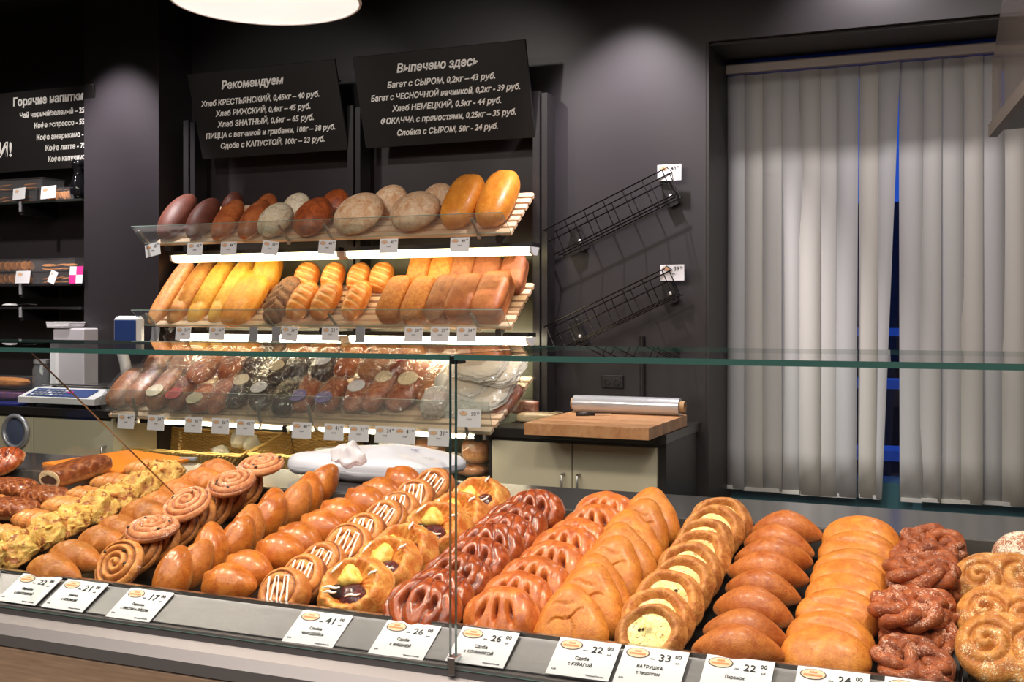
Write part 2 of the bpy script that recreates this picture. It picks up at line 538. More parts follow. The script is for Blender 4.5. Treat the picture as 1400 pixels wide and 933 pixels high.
for i, (a, b_, c, d, vb, an) in enumerate(edges):
    slat(a, b_, c, d, vb, an * .45, yoff=(0.006 if i % 2 else 0))
    zb = PY(a, vb, YB).z
    # bottom weight pocket
    cc, dd = (a if c is None else c), (b_ if d is None else d)
    x0, x1 = PY(cc, 600, YB).x, PY(dd, 600, YB).x
    MB().box(bl_local(x0 + .004, YB - .003 + (0.006 if i % 2 else 0), zb - .001), bl_local(x1 - .004, YB + .003 + (0.006 if i % 2 else 0), zb + .016)).build('bottom_weight', BL1, blind)

# ---------------------------------------------------------------- hanging hood by the window (only its corner is in frame)
zH = EYE + .45
A_, B_, C_ = PZ(1363, 181, zH), PZ(1400, 138, zH), PZ(1402, 177, zH)
eB = (B_ - A_).normalized(); eC = (C_ - A_).normalized()
HOODM = film('hood_pane', (.75, .73, .72), .03, haze=.22, hazecol=(150, 140, 136))
hd = empty('ceiling_hood', tuple(A_), label='grey panelled hood with dark underside hanging in front of the blind', cat='hood')
def quad(pts, th, nm, mat):
    vs = [Vector(p_) for p_ in pts]; n = (vs[1] - vs[0]).cross(vs[2] - vs[0]).normalized() * th
    MB().add(vs + [v_ + n for v_ in vs], [(3, 2, 1, 0), (4, 5, 6, 7), (0, 1, 5, 4), (1, 2, 6, 5), (2, 3, 7, 6), (3, 0, 4, 7)]).build(nm, mat, hd)
up = Vector((0, 0, 1))
b2, c2 = eB * .7, eC * .7
quad([Vector(), b2, b2 + up * .6, up * .16], .012, 'near_panel', HOODM)
quad([Vector() + up * .012, c2 + up * .012, b2 + c2 + up * .012, b2 + up * .012], .008, 'underside', BLACK)
quad([up * -.012 , b2 - up * .012, b2 + up * .02, up * .02], .02, 'rim_bar', pbr('hood_rim', (128, 120, 116), .5))
quad([Vector((0, 0, 0)), eB * .012, eB * .012 + up * .16, up * .16], .008, 'corner_bar', pbr('hood_rim', (128, 120, 116), .5))
MB().tube([(b2 + c2) * .5 + up * .02, (b2 + c2) * .5 + up * (2.98 - zH)], .02, 10).build('hanging_rod', BLACK, hd)

# ---------------------------------------------------------------- pendant lamp
pc = PZ(363, 0, EYE + .95)
R_L = .285
lamp = empty('pendant_lamp', tuple(pc), label='large round white enamel pendant lamp hanging from the black ceiling', cat='lamp')
WSHADE = pbr('white_enamel', (235, 232, 230), .35)
OSHADE = pbr('grey_enamel', (120, 118, 120), .4)
prof = [(R_L, 0), (R_L * .99, .018), (R_L * .93, .06), (R_L * .8, .11), (R_L * .6, .155), (R_L * .38, .185), (R_L * .16, .2), (.035, .21)]
inner = [(r - .004, z - .003) for r, z in prof]
MB().lathe(inner, 64).build('lamp_shade', WSHADE, lamp, smooth=True)
MB().lathe([(r, z) for r, z in prof], 64).build('outer_shell', OSHADE, lamp, smooth=True)
MB().tube([(R_L * math.cos(a), R_L * math.sin(a), 0) for a in np.linspace(0, 2 * math.pi, 64, endpoint=False)], .005, 8, closed=True).build('rim_ring', WSHADE, lamp, smooth=True)
MB().lathe([(0.0, .21), (.04, .21), (.04, .32), (0.012, .35), (0.0, .35)], 24).build('lamp_cap', OSHADE, lamp, smooth=True)
MB().tube([(0, 0, .34), (0, 0, 2.98 - pc.z)], .005, 8).build('lamp_cord', BLACK, lamp)
BULB = emis('bulb_glow', (255, 240, 225), 5)
MB().lathe([(0.0, .09), (.03, .095), (.045, .12), (.04, .15), (.02, .18), (.018, .21)], 20).build('bulb', BULB, lamp, smooth=True)
light('pendant_bulb_light', 'POINT', (pc.x, pc.y, pc.z + .05), 2.4, NEUT, .05)

# ---------------------------------------------------------------- menu boards
def board(x0, x1, lines, label):
    zb, zt, yb, yt = EYE + .762, EYE + 1.162, 4.5, 4.38
    o3 = Vector((x0, yb, zb)); ex = Vector((x1 - x0, 0, 0)); ey = Vector((0, yt - yb, zt - zb))
    W, H = ex.length, ey.length
    e = empty('menu_board', label=label, cat='board', group='black menu boards above the shelves')
    e.matrix_basis = frame(o3, ex, ey)
    MB().box((0, 0, -.014), (W, H, 0), c=.002).build('panel', BOARDM, e)
    for x in (.12, W - .12):
        MB().box((x, H * .75, -.03), (x + .03, H * .8, -.014)).build('bracket', BLACK, e)
        MB().tube([(x + .015, H * .78, -.03), (x + .015, H * .78 - .02, -.2)], .004, 6).build('hanging_wire', BLACK, e)
    for (s, cx, cy, wd, sz) in lines:
        text(s, sz * H, CHALK, e, cx * W, (1 - cy) * H, z=.0008, width=wd * W, shear=.32, offset=sz * .012)
    return e
xl = [PY(500, 205, 4.5).x, PY(732, 187, 4.5).x, PY(277, 217, 4.5).x, PY(476, 204, 4.5).x]
board(xl[0], xl[1], [('Выпечено здесь', .49, .17, .475, .17), ('Багет с СЫРОМ, 0,2кг – 43 руб.', .50, .335, .63, .115),
    ('Багет с ЧЕСНОЧНОЙ начинкой, 0,2кг - 39 руб.', .51, .465, .87, .115), ('Хлеб НЕМЕЦКИЙ, 0,5кг - 44 руб.', .515, .59, .64, .115),
    ('ФОКАЧЧА с пряностями, 0,25кг – 35 руб.', .51, .72, .79, .115), ('Слойка с СЫРОМ, 50г - 24 руб.', .50, .855, .59, .115)],
    'black menu board headed with a baked here title, above the pale flour loaves')
board(xl[2], xl[3], [('Рекомендуем', .435, .17, .43, .17), ('Хлеб КРЕСТЬЯНСКИЙ, 0,45кг – 40 руб.', .465, .36, .81, .105),
    ('Хлеб РИЖСКИЙ, 0,4кг – 45 руб.', .475, .485, .65, .105), ('Хлеб ЗНАТНЫЙ, 0,6кг – 65 руб.', .48, .61, .66, .105),
    ('ПИЦЦА с ветчиной и грибами, 100г – 38 руб.', .495, .735, .885, .105), ('Сдоба с КАПУСТОЙ, 100г – 23 руб.', .5, .86, .71, .105)],
    'black menu board headed with a recommendation title, above the dark rye loaves')
x0b = PY(-150, 230, 4.5).x; x1b = PY(150, 222, 4.5).x; Wb = x1b - x0b
def fb(u): return (PY(u, 180, 4.45).x - x0b) / Wb
board(x0b, x1b, [('Горячие напитки', fb(75), .13, (fb(124) - fb(27)), .17), ('Чай черный/зеленый – 25 руб.', fb(85), .30, fb(137) - fb(33), .12),
    ('Кофе эспрессо - 55 руб.', fb(92), .44, fb(134) - fb(48), .12), ('Кофе американо - 55 руб.', fb(94), .59, fb(139) - fb(48), .12),
    ('Кофе латте - 75 руб.', fb(94), .73, fb(131) - fb(58), .12), ('Кофе капучино - 75 руб.', fb(98), .87, fb(139) - fb(58), .12), ('С НАМИ!', fb(-30), .72, fb(11) - fb(-72), .28)],
    'black menu board of hot drinks cut off by the grey column')
# ---------------------------------------------------------------- bread shelving
XR = -1.80
# back panel and uprights
unit = empty('bread_rack', (0, 0, 0), label='dark steel upright frame with lit backing that carries the three bread shelves', cat='rack')
BACKP = pbr('shelf_backing', (92, 92, 78), .35)
MB().box((PY(262, 300, 4.6).x, 4.6, .45), (XR, 4.64, EYE + .27)).build('back_panel', BACKP, unit)
for u, top in ((487, 145), (741, 125), (262, 165)):
    x = PY(u, 200, 4.52).x
    mb = MB().box((x - .035, 4.50, .0), (x - .004, 4.60, PY(u, top, 4.52).z)).box((x + .004, 4.505, .0), (x + .03, 4.60, PY(u, top, 4.52).z - .01))
    mb.build('upright', BLACK, unit)

def shelf(name, xl, xr, yf, zf, yb, zb, nsl, label, guard_y, guard_zt, clips, guard_x0=None, guard_x1=None):
    e = empty(name, (0, 0, 0), label=label, cat='shelf', group='slatted bread shelves')
    d = Vector((0, yb - yf, zb - zf)); L = d.length; ey = d.normalized()
    n = Vector((0, -ey.z, ey.y))
    pitch = L / nsl
    for k in range(nsl):
        o3 = Vector((xl, yf, zf)) + ey * (pitch * k)
        M = frame(o3, (1, 0, 0), ey)
        wdt = pitch * .68
        MB().box((0, 0, -.018), (xr - xl, wdt, 0), c=.002).build('slat', WOOD, e, M=M)
    M = frame(Vector((xl, yf, zf)), (1, 0, 0), ey)
    m = MB()
    for x in (.06, (xr - xl) * .5, xr - xl - .06):
        m = MB().box((x - .012, -.01, -.045), (x + .012, L + .02, -.0185))
        m.build('bearer', BLACK, e, M=M)
    # dark box under the shelf
    # glass guard
    gx0 = xl - .03 if guard_x0 is None else guard_x0
    gx1 = xr + .0 if guard_x1 is None else guard_x1
    gb = Vector((gx0, yf - .02, zf - .005)); gt = Vector((gx0, guard_y, guard_zt))
    M = frame(gb, (1, 0, 0), gt - gb)
    GH = (gt - gb).length
    g = MB().box((0, 0, -.004), (gx1 - gx0, GH, 0)); 
    g.mi = [0, 0, 1, 1, 1, 1]
    g.mi = [0, 0, 1, 1, 1, 1]
    g.build('glass_guard', [GUARDG, GUARDE], e, M=M)
    for cx in clips:
        x = PY(cx, 300, yf).x - gx0
        MB().box((x - .006, -.02, -.012), (x + .006, GH * .7, -.005)).box((x - .006, -.03, -.012), (x + .006, -.018, .004)).build('guard_clip', pbr('satin_clip', (176, 164, 152), .3, .3), e, M=M)
    return dict(o=Vector((0, yf, zf)), ey=ey, n=n, e=e, guard=M, gx0=gx0)
GUARDE = pbr('pale_glass_edge', (120, 140, 128), .2)
XL = PY(213, 333, 4.24).x
S1 = shelf('bread_shelf', XL, XR, 4.24, EYE + .335, 4.52, EYE + .535, 7, 'top slatted wooden bread shelf with glass guard, below the menu boards', 4.13, EYE + .405, (205, 395, 455, 655, 480)[:4], PY(197, 330, 4.22).x, PY(698, 311, 4.22).x)
S2 = shelf('bread_shelf', XL, XR, 4.24, EYE - .055, 4.52, EYE + .14, 7, 'middle slatted wooden bread shelf with glass guard, under the light tubes', 4.13, EYE + .012, (215, 375, 462, 655), PY(197, 443, 4.22).x, PY(698, 443, 4.22).x)
XL3 = PY(152, 565, 4.05).x
S3 = shelf('bread_shelf', XL3, XR, 4.03, EYE - .47, 4.50, EYE - .27, 9, 'lowest slatted wooden shelf, full of plastic wrapped bread', 3.97, EYE - .35, (190, 358, 428, 640), PY(152, 560, 4.0).x, PY(672, 580, 4.0).x)

# light fixtures
TUBE = emis('tube_glow', (255, 238, 184), 8)
TUBE2 = emis('strong_tube_glow', (255, 242, 206), 22)
def fixture(x0, x1, y, z, label, glow=None):
    e = empty('shelf_light', (x0, y, z), label=label, cat='light', group='light tubes under the bread shelves')
    L = x1 - x0
    MB().box((0, 0, .022), (L, .09, .04)).build('housing', BLACK, e)
    pr = [(0, .021), (.004, .0), (.03, -.012), (.06, -.012), (.085, .021)]
    MB().prism(pr, .012, L - .012).build('diffuser', glow or TUBE, e)
    MB().prism([(p[0] - .001 if p[0] < .04 else p[0] + .001, p[1] - (.002 if p[1] < .02 else 0)) for p in pr], 0, .012).build('end_cap', WHITE, e)
    MB().prism([(p[0] - .001 if p[0] < .04 else p[0] + .001, p[1] - (.002 if p[1] < .02 else 0)) for p in pr], L - .012, L).build('end_cap', WHITE, e)
z1 = PY(600, 347, 4.30).z
fixture(PY(470, 345, 4.3).x, PY(727, 345, 4.3).x, 4.30, z1, 'bright light tube under the top shelf, above the tin loaves')
fixture(PY(232, 345, 4.3).x, PY(463, 345, 4.3).x, 4.30, z1, 'bright light tube under the top shelf, above the long baguettes')
z2 = PY(600, 467, 4.34).z
fixture(PY(474, 467, 4.34).x, PY(722, 467, 4.34).x, 4.34, z2, 'light tube under the middle shelf above the white wrapped flatbreads', TUBE2)
fixture(PY(240, 467, 4.34).x, PY(465, 467, 4.34).x, 4.34, z2, 'light tube under the middle shelf above the dark wrapped loaves', TUBE2)
z3 = PY(300, 584, 4.06).z
fixture(PY(205, 584, 4.06).x, PY(425, 584, 4.06).x, 4.06, z3 + .01, 'light tube under the lowest shelf above the wicker baskets', TUBE2)
fixture(PY(432, 584, 4.06).x, PY(660, 584, 4.06).x, 4.06, z3 + .01, 'light tube under the lowest shelf above the wrapped brick loaves', TUBE2)

# ---------------------------------------------------------------- price cards
random.seed(11)
def logo(parent, cx, cy, w, near=False, M=None):
    h = w * .55
    def ell(s): return [(cx + w / 2 * s * math.cos(a), cy + h / 2 * s * math.sin(a)) for a in np.linspace(0, 2 * math.pi, 28, endpoint=False)]
    z = .0006
    a = ell(1.0); b = ell(.9)
    mb = MB().add([(x, y, z) for x, y in a], [tuple(range(28))], 0)
    mb.add([(x, y, z + .0003) for x, y in b], [tuple(range(28))], 1)
    # small bread emblem: three arcs over a bar
    for k in (-1, 0, 1):
        pts = [(cx + k * w * .1 + w * .055 * math.cos(t), cy + h * .08 + h * .2 * math.sin(t), z + .0006) for t in np.linspace(0, math.pi, 8)]
        mb.add(pts, [tuple(range(8))], 2)
    mb.add([(cx - w * .36, cy - h * .2, z + .0006), (cx + w * .36, cy - h * .2, z + .0006), (cx + w * .34, cy - h * .02, z + .0006), (cx - w * .34, cy - h * .02, z + .0006)], [(0, 1, 2, 3)], 2)
    o = link('logo', mb.mesh('logo'), [LOGOE, LOGOB, LOGOO], parent, M)
    return o

def far_tag(M, price, w=.09, h=.062, label='', lines=2, name='price_card', group='price cards on the bread shelves'):
    e = empty(name, label=label, cat='price card', group=group)
    e.matrix_basis = M
    MB().box((-w / 2, -h, -.001), (w / 2, 0, 0)).build('card', PAPER, e)
    logo(e, -w * .25, -h * .24, w * .34)
    if price:
        text(price, h * .3, INK, e, w * .18, -h * .26, width=w * .2)
        text('00', h * .17, INK, e, w * .38, -h * .18, width=w * .1)
    if lines:
        text('Хлеб', h * .2, GREYINK, e, 0, -h * .56, width=w * .22)
    return e

rows = [
 (S1, 338, 4.215, [(208, '45', 12), (267, '45', 0), (313, '44', 0), (371, '38', -8), (448, '40', -3), (532, '40', 0), (629, '40', 0)], 'top'),
 (S2, 455, 4.21, [(251, '33', 0), (297, '46', 0), (397, '34', -4), (452, '21', 0), (566, '28', 0), (602, '27', 0), (638, '34', 0)], 'middle'),
 (S3, 570, 4.0, [(173, '44', 0), (214, '34', 0), (265, '45', 0), (302, '36', 0), (336, '45', 0), (413, '40', 0), (457, '41', 0), (491, '23', 0), (527, '24', 0), (554, '41', 0), (600, '31', 0)], 'lowest')]
near_what = {'top': ['under the darkest rye loaf', 'under the second dark loaf', 'under the brown ovals', 'under the rippled white loaf', 'under the knobbly brown loaf', 'under the first floury round', 'under the big yellow loaves'],
 'middle': ['under the first baguettes', 'under the yellow baguettes', 'under the poppy plait', 'under the slashed batons', 'under the pale tin loaves', 'under the brown tin loaf', 'under the end tin loaves'],
 'lowest': ['under the first bagged loaf', 'second from the scales', 'under the amber bag', 'under the bag with orange end', 'under the first black bag', 'under the second black bag', 'under the red bag', 'by the blue strip', 'under the oval label bag', 'overlapping its neighbour', 'beside the glass joint']}
for S, vtop, yy, lst, nm in rows:
    for i, (u, pr, rot) in enumerate(lst):
        v = vtop + (0 if nm == 'middle' else 0)
        zt = S['o'].z - (.004 if nm != 'lowest' else -.0)
        if nm == 'lowest':
            p = PY(u, 430 + 136 + (u - 173) * .049, yy)
        else:
            p = PY(u, vtop - (5 if nm == 'top' else 8) - (u - 208) * .02 * (1 if nm == 'top' else 0), yy)
        M = frame(p, (math.cos(.0), -.0, 0), (0, .12, 1)) @ Matrix.Rotation(math.radians(rot), 4, 'Z')
        far_tag(M, pr, label=f'small white price card on the {nm} shelf edge, {near_what[nm][i]}', w=.088 if nm != 'lowest' else .095, h=.062 if nm != 'lowest' else .068)
for i, (u, ww, vv) in enumerate(((213, .045, 447), (347, .045, 447), (378, .045, 447), (493, .045, 447))):
    p = PY(u, vv, 4.21)
    e = empty('blank_card_holder', label='empty grey card holder on the middle shelf, ' + ['at its end by the scale display', 'under the big rumpled loaf', 'under the poppy plait', 'under the last slashed baton'][i], cat='card holder', group='empty card holders')
    e.matrix_basis = frame(p, (1, 0, 0), (0, .12, 1))
    MB().box((-ww / 2, -.065, -.002), (ww / 2, 0, 0)).build('holder_plate', GREY, e)
    MB().box((-ww / 2, -.069, -.002), (ww / 2, -.062, .006)).build('holder_lip', GREY, e)
p = PY(642, 560, 3.96)
far_tag(frame(p, (1, 0, 0), (0, .12, 1)), '50', w=.1, h=.07, label='white price card behind the glass guard under the flatbread bags')
for i, (u, v, pr) in enumerate(((915, 225, '43'), (919, 362, '39'))):
    p = PY(u, v, 4.60)
    far_tag(frame(p, (1, -.05, 0), (0, 0, 1)), pr, w=.105, h=.068, label=['white price card above the upper wire rack', 'white price card above the lower wire rack'][i], group='price cards on the wall')

# ---------------------------------------------------------------- wire racks on the wall
def wire_rack(u0, v0, u1, v1, label):
    p0 = PY(u0, v0, 4.62); p1 = PY(u1, v1, 4.62)
    ex = (p1 - p0).normalized(); L = (p1 - p0).length
    e = empty('wire_rack', label=label, cat='rack', group='wall racks for baguettes')
    e.matrix_basis = frame(p0, ex, Vector((-ex.z, 0, ex.x)))
    WI = pbr('black_wire', (22, 20, 24), .25, .6)
    a0, a1 = -.09, L + .05
    # local: x along, y up across, z toward the room
    rails = [(.085, .02), (.085, .14), (-.03, .14), (-.03, .02), (-.03, .08), (.03, .145)]
    for (y, z) in rails:
        MB().tube([(a0, y, z), (a1, y, z)], .003, 6).build('rail_wire', WI, e)
    n = 7
    for k in range(n):
        x = a0 + .012 + (a1 - a0 - .024) * k / (n - 1)
        MB().tube([(x, .085, .02), (x, -.03, .02), (x, -.033, .08), (x, -.03, .14), (x, .085, .14)], .0024, 6).build('loop_wire', WI, e)
    for x in (0, L):
        MB().box((x - .022, -.045, -.02), (x + .022, .075, .003), c=.002).build('wall_plate', BLACK, e)
        MB().lathe([(0, .007), (.006, .006), (.008, .003)], 12, Matrix.Translation((x, .0, 0))).build('screw', WHITE, e)
    for z, x in ((0, a0), (0, a1)):
        MB().tube([(x, .085, .02), (x, .1, .08), (x, .085, .14)], .0022, 6).build('end_wire', WI, e)
    return e
wire_rack(793, 330, 917, 268, 'upper black wire rack sloping on the charcoal wall')
wire_rack(793, 460, 917, 401, 'lower black wire rack sloping on the charcoal wall')
p = PY(838, 522, YW)
e = empty('wall_socket', tuple(p), label='black double wall socket above the cutting board', cat='socket')
MB().box((-.05, -.012, -.028), (.05, 0, .028), c=.003).build('socket_plate', BLACK, e)
for dx in (-.022, .022):
    MB().lathe([(.017, -.0), (.017, .004), (.013, .005), (.012, .001)], 20, Matrix.Translation((dx, -.012, 0)) @ Matrix.Rotation(math.pi / 2, 4, 'X')).build('socket_ring', DARKIN, e)
p = PY(879, 500, YW)
e = tag(MB().tube([(p.x, 4.64, EYE - .5), (p.x, 4.64, EYE - .1)], .012, 10).build('cable_conduit', BLACK), 'black vertical cable conduit on the wall above the film roll', 'conduit')

# ---------------------------------------------------------------- back cabinets
def cabinet(x0, x1, label, doors, depth=.5, yf=4.1, ztop=EYE - .46, handle=True, ndoor=2):
    e = empty('base_cabinet', (x0, yf, 0), label=label, cat='cabinet', group='cream back cabinets')
    W = x1 - x0
    MB().box((0.0, .02, .0), (W, depth, ztop - .036), c=.003).build('carcass', BLACK, e)
    dx0, dx1, n = doors
    dw = (dx1 - dx0) / n
    for k in range(n):
        a = dx0 - x0 + dw * k + .002; b_ = a + dw - .004
        d = MB().box((a, 0, .1), (b_, .02, ztop - .052), c=.0015).build('door', CREAM, e)
        hx = b_ - .03 if k % 2 == 0 else a + .03
        zt = ztop - .17
        MB().tube([(hx, 0, zt), (hx, -.028, zt), (hx, -.03, zt - .004), (hx, -.03, zt - .15), (hx, -.028, zt - .155), (hx, 0, zt - .155)], .005, 8).build('handle', STEEL_S, d, smooth=True)
    return e
xa, xb = PY(672, 600, 4.1).x, PY(909, 600, 4.1).x
cabinet(xa, xb, 'dark cabinet with two cream doors under the wooden cutting board', (xa + .0, PY(899, 600, 4.1).x, 2))
WORK = MB().box((xa - .01, 4.085, EYE - .496), (xb + .01, 4.64, EYE - .46), c=.002).build('worktop', pbr('black_worktop', (34, 32, 33), .3))
tag(WORK, 'short black worktop beneath the cutting board and film roll', 'worktop')
xc, xd = PY(-420, 600, 4.1).x, PY(152, 600, 4.1).x
mid = PY(45, 600, 4.1).x
cabinet(xc, xd, 'long cream cabinet below the scales', (mid - 4 * (xd - mid), xd, 5), depth=.29)
WORK = MB().box((xc - .01, 4.085, EYE - .496), (xd + .0, 4.395, EYE - .46), c=.002).build('worktop', pbr('black_worktop', (34, 32, 33), .3))
tag(WORK, 'long black worktop under the scales and cookie boxes', 'worktop')
# low shelf unit beneath the bread shelves
lo = empty('low_shelf_unit', (xd, 4.1, 0), label='dark low shelf unit that holds the wicker baskets', cat='shelf unit')
LW = xa - xd
zl = EYE - .70
LOWM = pbr('low_shelf_dark', (50, 48, 46), .3)
MB().box((0.012, 0, 0), (LW - .012, .5, zl)).build('carcass', LOWM, lo)
MB().box((0.012, .49, zl), (LW - .012, .52, EYE - .52)).build('back_panel', BACKP, lo)
MB().box((.0, 0.0, 0), (.012, .5, EYE - .5)).build('side_panel', CREAM, lo)
MB().box((LW - .012, .0, 0), (LW, .5, EYE - .5)).build('side_panel', BLACK, lo)
MB().box((.0, 0.02, EYE - .515), (LW, .07, EYE - .488)).build('top_rail', BLACK, lo)
# ---------------------------------------------------------------- display counter
YG = 1.45; ZR = EYE - .509; ZGT = EYE - .060
YD0, ZD0 = 1.52, EYE - .4735
ZK0, RK = .838, .235
YD1 = 1.97
XA, XJ, XZ = -3.3, -.704, 1.5
def deck(y): return ZK0 + RK * (y - YD0)
ctr = empty('display_counter', (0, YG, 0), label='long steel and glass bakery display counter filled with pastries', cat='counter')
def cb(): return MB()
T0 = Matrix.Translation((0, -YG, 0))
def part(mb, name, mat, smooth=False):
    return mb.build(name, mat, ctr, smooth, M=T0.copy())
part(cb().prism([(1.455, ZR), (1.445, ZR), (1.443, ZR - .0155), (1.425, ZR - .025), (1.412, ZR - .040), (1.41, ZR - .058), (1.42, ZR - .058), (1.455, ZR - .02)], XA, XZ), 'front_rail', pbr('rail_steel', (132, 128, 128), .5, .85, bump=.1))
for a, b_ in ((XA, XJ - .006), (XJ + .006, XZ)):
    part(cb().prism([(1.458, ZR + .002), (YD0, ZD0 - .002), (YD0, ZD0 - .006), (1.458, ZR - .004)], a, b_), 'price_ledge', STEEL)
part(cb().box((XA, YD0 - .003, ZD0 - .004), (XZ, YD0 + .006, ZD0 + .003)), 'ledge_bead', STEEL_S)
# glass: two front panes and two top panes
for a, b_ in ((XA, XJ - .0045), (XJ + .0045, XZ)):
    g = cb().box((a, YG - .008, ZR - .004), (b_, YG, ZGT - .008)); g.mi = [1, 1, 0, 1, 0, 1]
    part(g, 'front_pane', [GLASS, GEDGE])
    g = cb().box((a, YG - .010, ZGT - .008), (b_, 1.90, ZGT)); g.mi = [0, 0, 1, 1, 1, 1]
    part(g, 'top_pane', [GLASS, GEDGE])
part(cb().box((XJ - .0045, YG - .006, ZGT - .014), (XJ + .0045, YG + .03, ZGT - .001), c=.001), 'pane_connector', pbr('joint_black', (18, 22, 22), .3))
part(cb().box((XJ - .006, YG - .012, ZR - .012), (XJ + .006, YG + .012, ZR + .014), c=.001), 'pane_clamp', STEEL_S)
# sloped end divider
xp = -1.52
dv = cb().prism([(YG + .004, ZGT - .009), (1.456, ZR), (1.56, deck(1.56) + .01), (1.97, EYE - .47), (1.97, EYE - .49 + .02)], xp - .003, xp + .003)
dv = MB(); pr = [(YG + .004, ZGT - .009), (YG + .004, ZR + .004), (1.53, deck(1.53) + .003), (1.86, deck(1.86) + .003), (1.85, EYE - .39)]
dv.prism(pr, xp - .003, xp + .003); dv.mi = [0, 0, 0, 0, 1, 0, 0]
part(dv, 'divider_pane', [GLASS, pbr('divider_edge', (150, 116, 96), .2)])
# deck, trays' bed, rear step, worktop
part(cb().prism([(YD0 + .0, ZD0 - .008), (YD0 + .006, ZD0 - .008), (YD0 + .006, deck(YD0) - .012), (YD1 + .02, deck(YD1) - .016), (YD1 + .02, .70), (YD0, .70)], XA, XZ), 'deck', DARKIN)
part(cb().box((XA, YD1 + .03, EYE - .405), (XZ, 2.25, EYE - .375), c=.003), 'rear_worktop', DWORK)
part(cb().box((XA, YD1 + .022, EYE - .44), (XZ, YD1 + .031, EYE - .376)), 'rear_lip', pbr('lip_grey', (96, 92, 90), .3, .4))
part(cb().box((XA, 1.44, .12), (XZ, 2.22, .70)), 'counter_body', DARKIN)
part(cb().box((XA, 1.50, 0.0), (XZ, 2.18, .12)), 'plinth', BLACK)
part(cb().box((XA, 2.2, .70), (XZ, 2.22, EYE - .405)), 'rear_panel', CREAM)
z = ZR - .060
for k in range(9):
    part(cb().box((XA, 1.412, z - .083), (XZ, 1.438, z), c=.003), 'plank', OAKM)
    z -= .086
# posts to carry the top glass at the rear
for x in (-3.2, xp - .03 - 1.0, XZ - .05):
    pass

# trays
TW = .455
xt = PP(1325, 742, (0, YD0, ZK0), Vector((0, -RK, 1)).normalized()).x
n0 = 0
x = xt + TW
names = ['under the dusted buns', 'under the sugared knots and oval buns', 'under the long pies and cheese rounds', 'under the triangles and slit buns', 'under the dark cherry buns and fruit pastries',
         'under the iced swirls and glossy buns', 'under the rice pies and raisin rolls', 'under the cheese topped lumps', 'under the dark lattice rolls', 'under the far braided rolls', 'at the hidden end']
k = 0
while x > XA + .1:
    e = empty('pastry_tray', label='shallow black baking tray ' + names[min(k, 10)], cat='tray', group='black trays in the counter')
    e.matrix_basis = frame(Vector((x - TW + .003, YD0 + .012, deck(YD0 + .012) - .010)), (1, 0, 0), (0, 1, RK))
    Ld = .44; w_ = TW - .006
    MB().box((0, 0, 0), (w_, Ld, .002)).build('tray_base', TRAYM, e)
    mb = MB()
    mb.tube([(.003, .003, .007), (w_ - .003, .003, .007), (w_ - .003, Ld, .007), (.003, Ld, .007)], .003, 6, closed=True)
    mb.box((0, 0, 0), (w_, .002, .008)).box((0, Ld - .002, 0), (w_, Ld, .008)).box((0, 0, 0), (.002, Ld, .008)).box((w_ - .002, 0, 0), (w_, Ld, .008))
    mb.build('tray_rim', TRAYM, e)
    x -= TW; k += 1

# near price cards on the ledge
LV = Vector((0, YD0 - 1.458, ZD0 - ZR - .002)).normalized()
def near_tag(u, v, price, l1, l2, lab, w=.092, rot=0, tilt=0.0, lift=.0):
    # (u, v): pixel of the card's upper edge centre, at the rear of the ledge
    ey = Vector((0, LV.y, LV.z + tilt)).normalized()
    p0 = PP(u, v, (0, YD0 - .006, ZD0 + .003 + lift), Vector((0, 1, 0)))
    n = Vector((1, 0, 0)).cross(ey)
    e = empty('price_card', label=lab, cat='price card', group='large price cards on the steel ledge')
    e.matrix_basis = frame(p0 + n * .001, (1, 0, 0), ey) @ Matrix.Rotation(math.radians(rot), 4, 'Z')
    h = .071
    MB().box((-w / 2, -h, -.0012), (w / 2, 0, 0)).build('card', PAPER, e)
    logo(e, -w * .27, -h * .18, w * .37)
    text('Цена', h * .055, GREYINK, e, -w * .02, -h * .29, width=w * .075)
    text(price, h * .22, INK, e, w * .165, -h * .25, width=w * .17)
    text('00', h * .13, INK, e, w * .36, -h * .18, width=w * .095)
    text('руб', h * .07, GREYINK, e, w * .37, -h * .34, width=w * .06)
    if l1: text(l1[0], h * .15, INK, e, -w * .02, -h * .52, width=w * l1[1])
    if l2: text(l2[0], h * .15, INK, e, -w * .02, -h * .68, width=w * l2[1])
    text('0,08', h * .065, GREYINK, e, -w * .40, -h * .86, width=w * .07)
    text('Пекарня Россия', h * .06, GREYINK, e, w * .27, -h * .93, width=w * .28)
    return e
near_tag(-24, 779, '22', ('Сдоба', .2), None, 'white price card at the far end of the ledge, its corner beside the glass end')
near_tag(59, 788, '22', ('Пирожок', .27), ('с КАРТОШКОЙ', .45), 'white price card reading 22, below the potato pies')
near_tag(121, 796, '21', ('Улитка', .22), ('с ИЗЮМОМ', .36), 'white price card reading 21, below the raisin snail rolls')
near_tag(209, 808, '17', ('Пирожок', .28), ('с РИСОМ и ЯЙЦОМ', .62), 'white price card reading 17, below the rice pies')
near_tag(449, 839, '41', ('Слойка', .24), ('ЧАРОДЕЙКА', .44), 'white price card reading 41, below the iced swirls')
near_tag(567, 853, '26', ('Сдоба', .22), ('с ВИШНЕЙ', .38), 'white price card reading 26 with cherry wording, beside the glass joint')
near_tag(672, 862, '26', ('Сдоба', .22), ('с КЛУБНИКОЙ', .5), 'white price card reading 26 with strawberry wording, past the glass joint')
near_tag(808, 877, '22', ('Сдоба', .22), ('с КУРАГОЙ', .38), 'white price card reading 22 under the triangular buns')
near_tag(899, 888, '33', ('ВАТРУШКА', .40), ('с творогом', .36), 'white price card reading 33 under the cheese rounds')
near_tag(1013, 901, '22', ('Пирожок', .28), None, 'white price card reading 22 under the long pies')
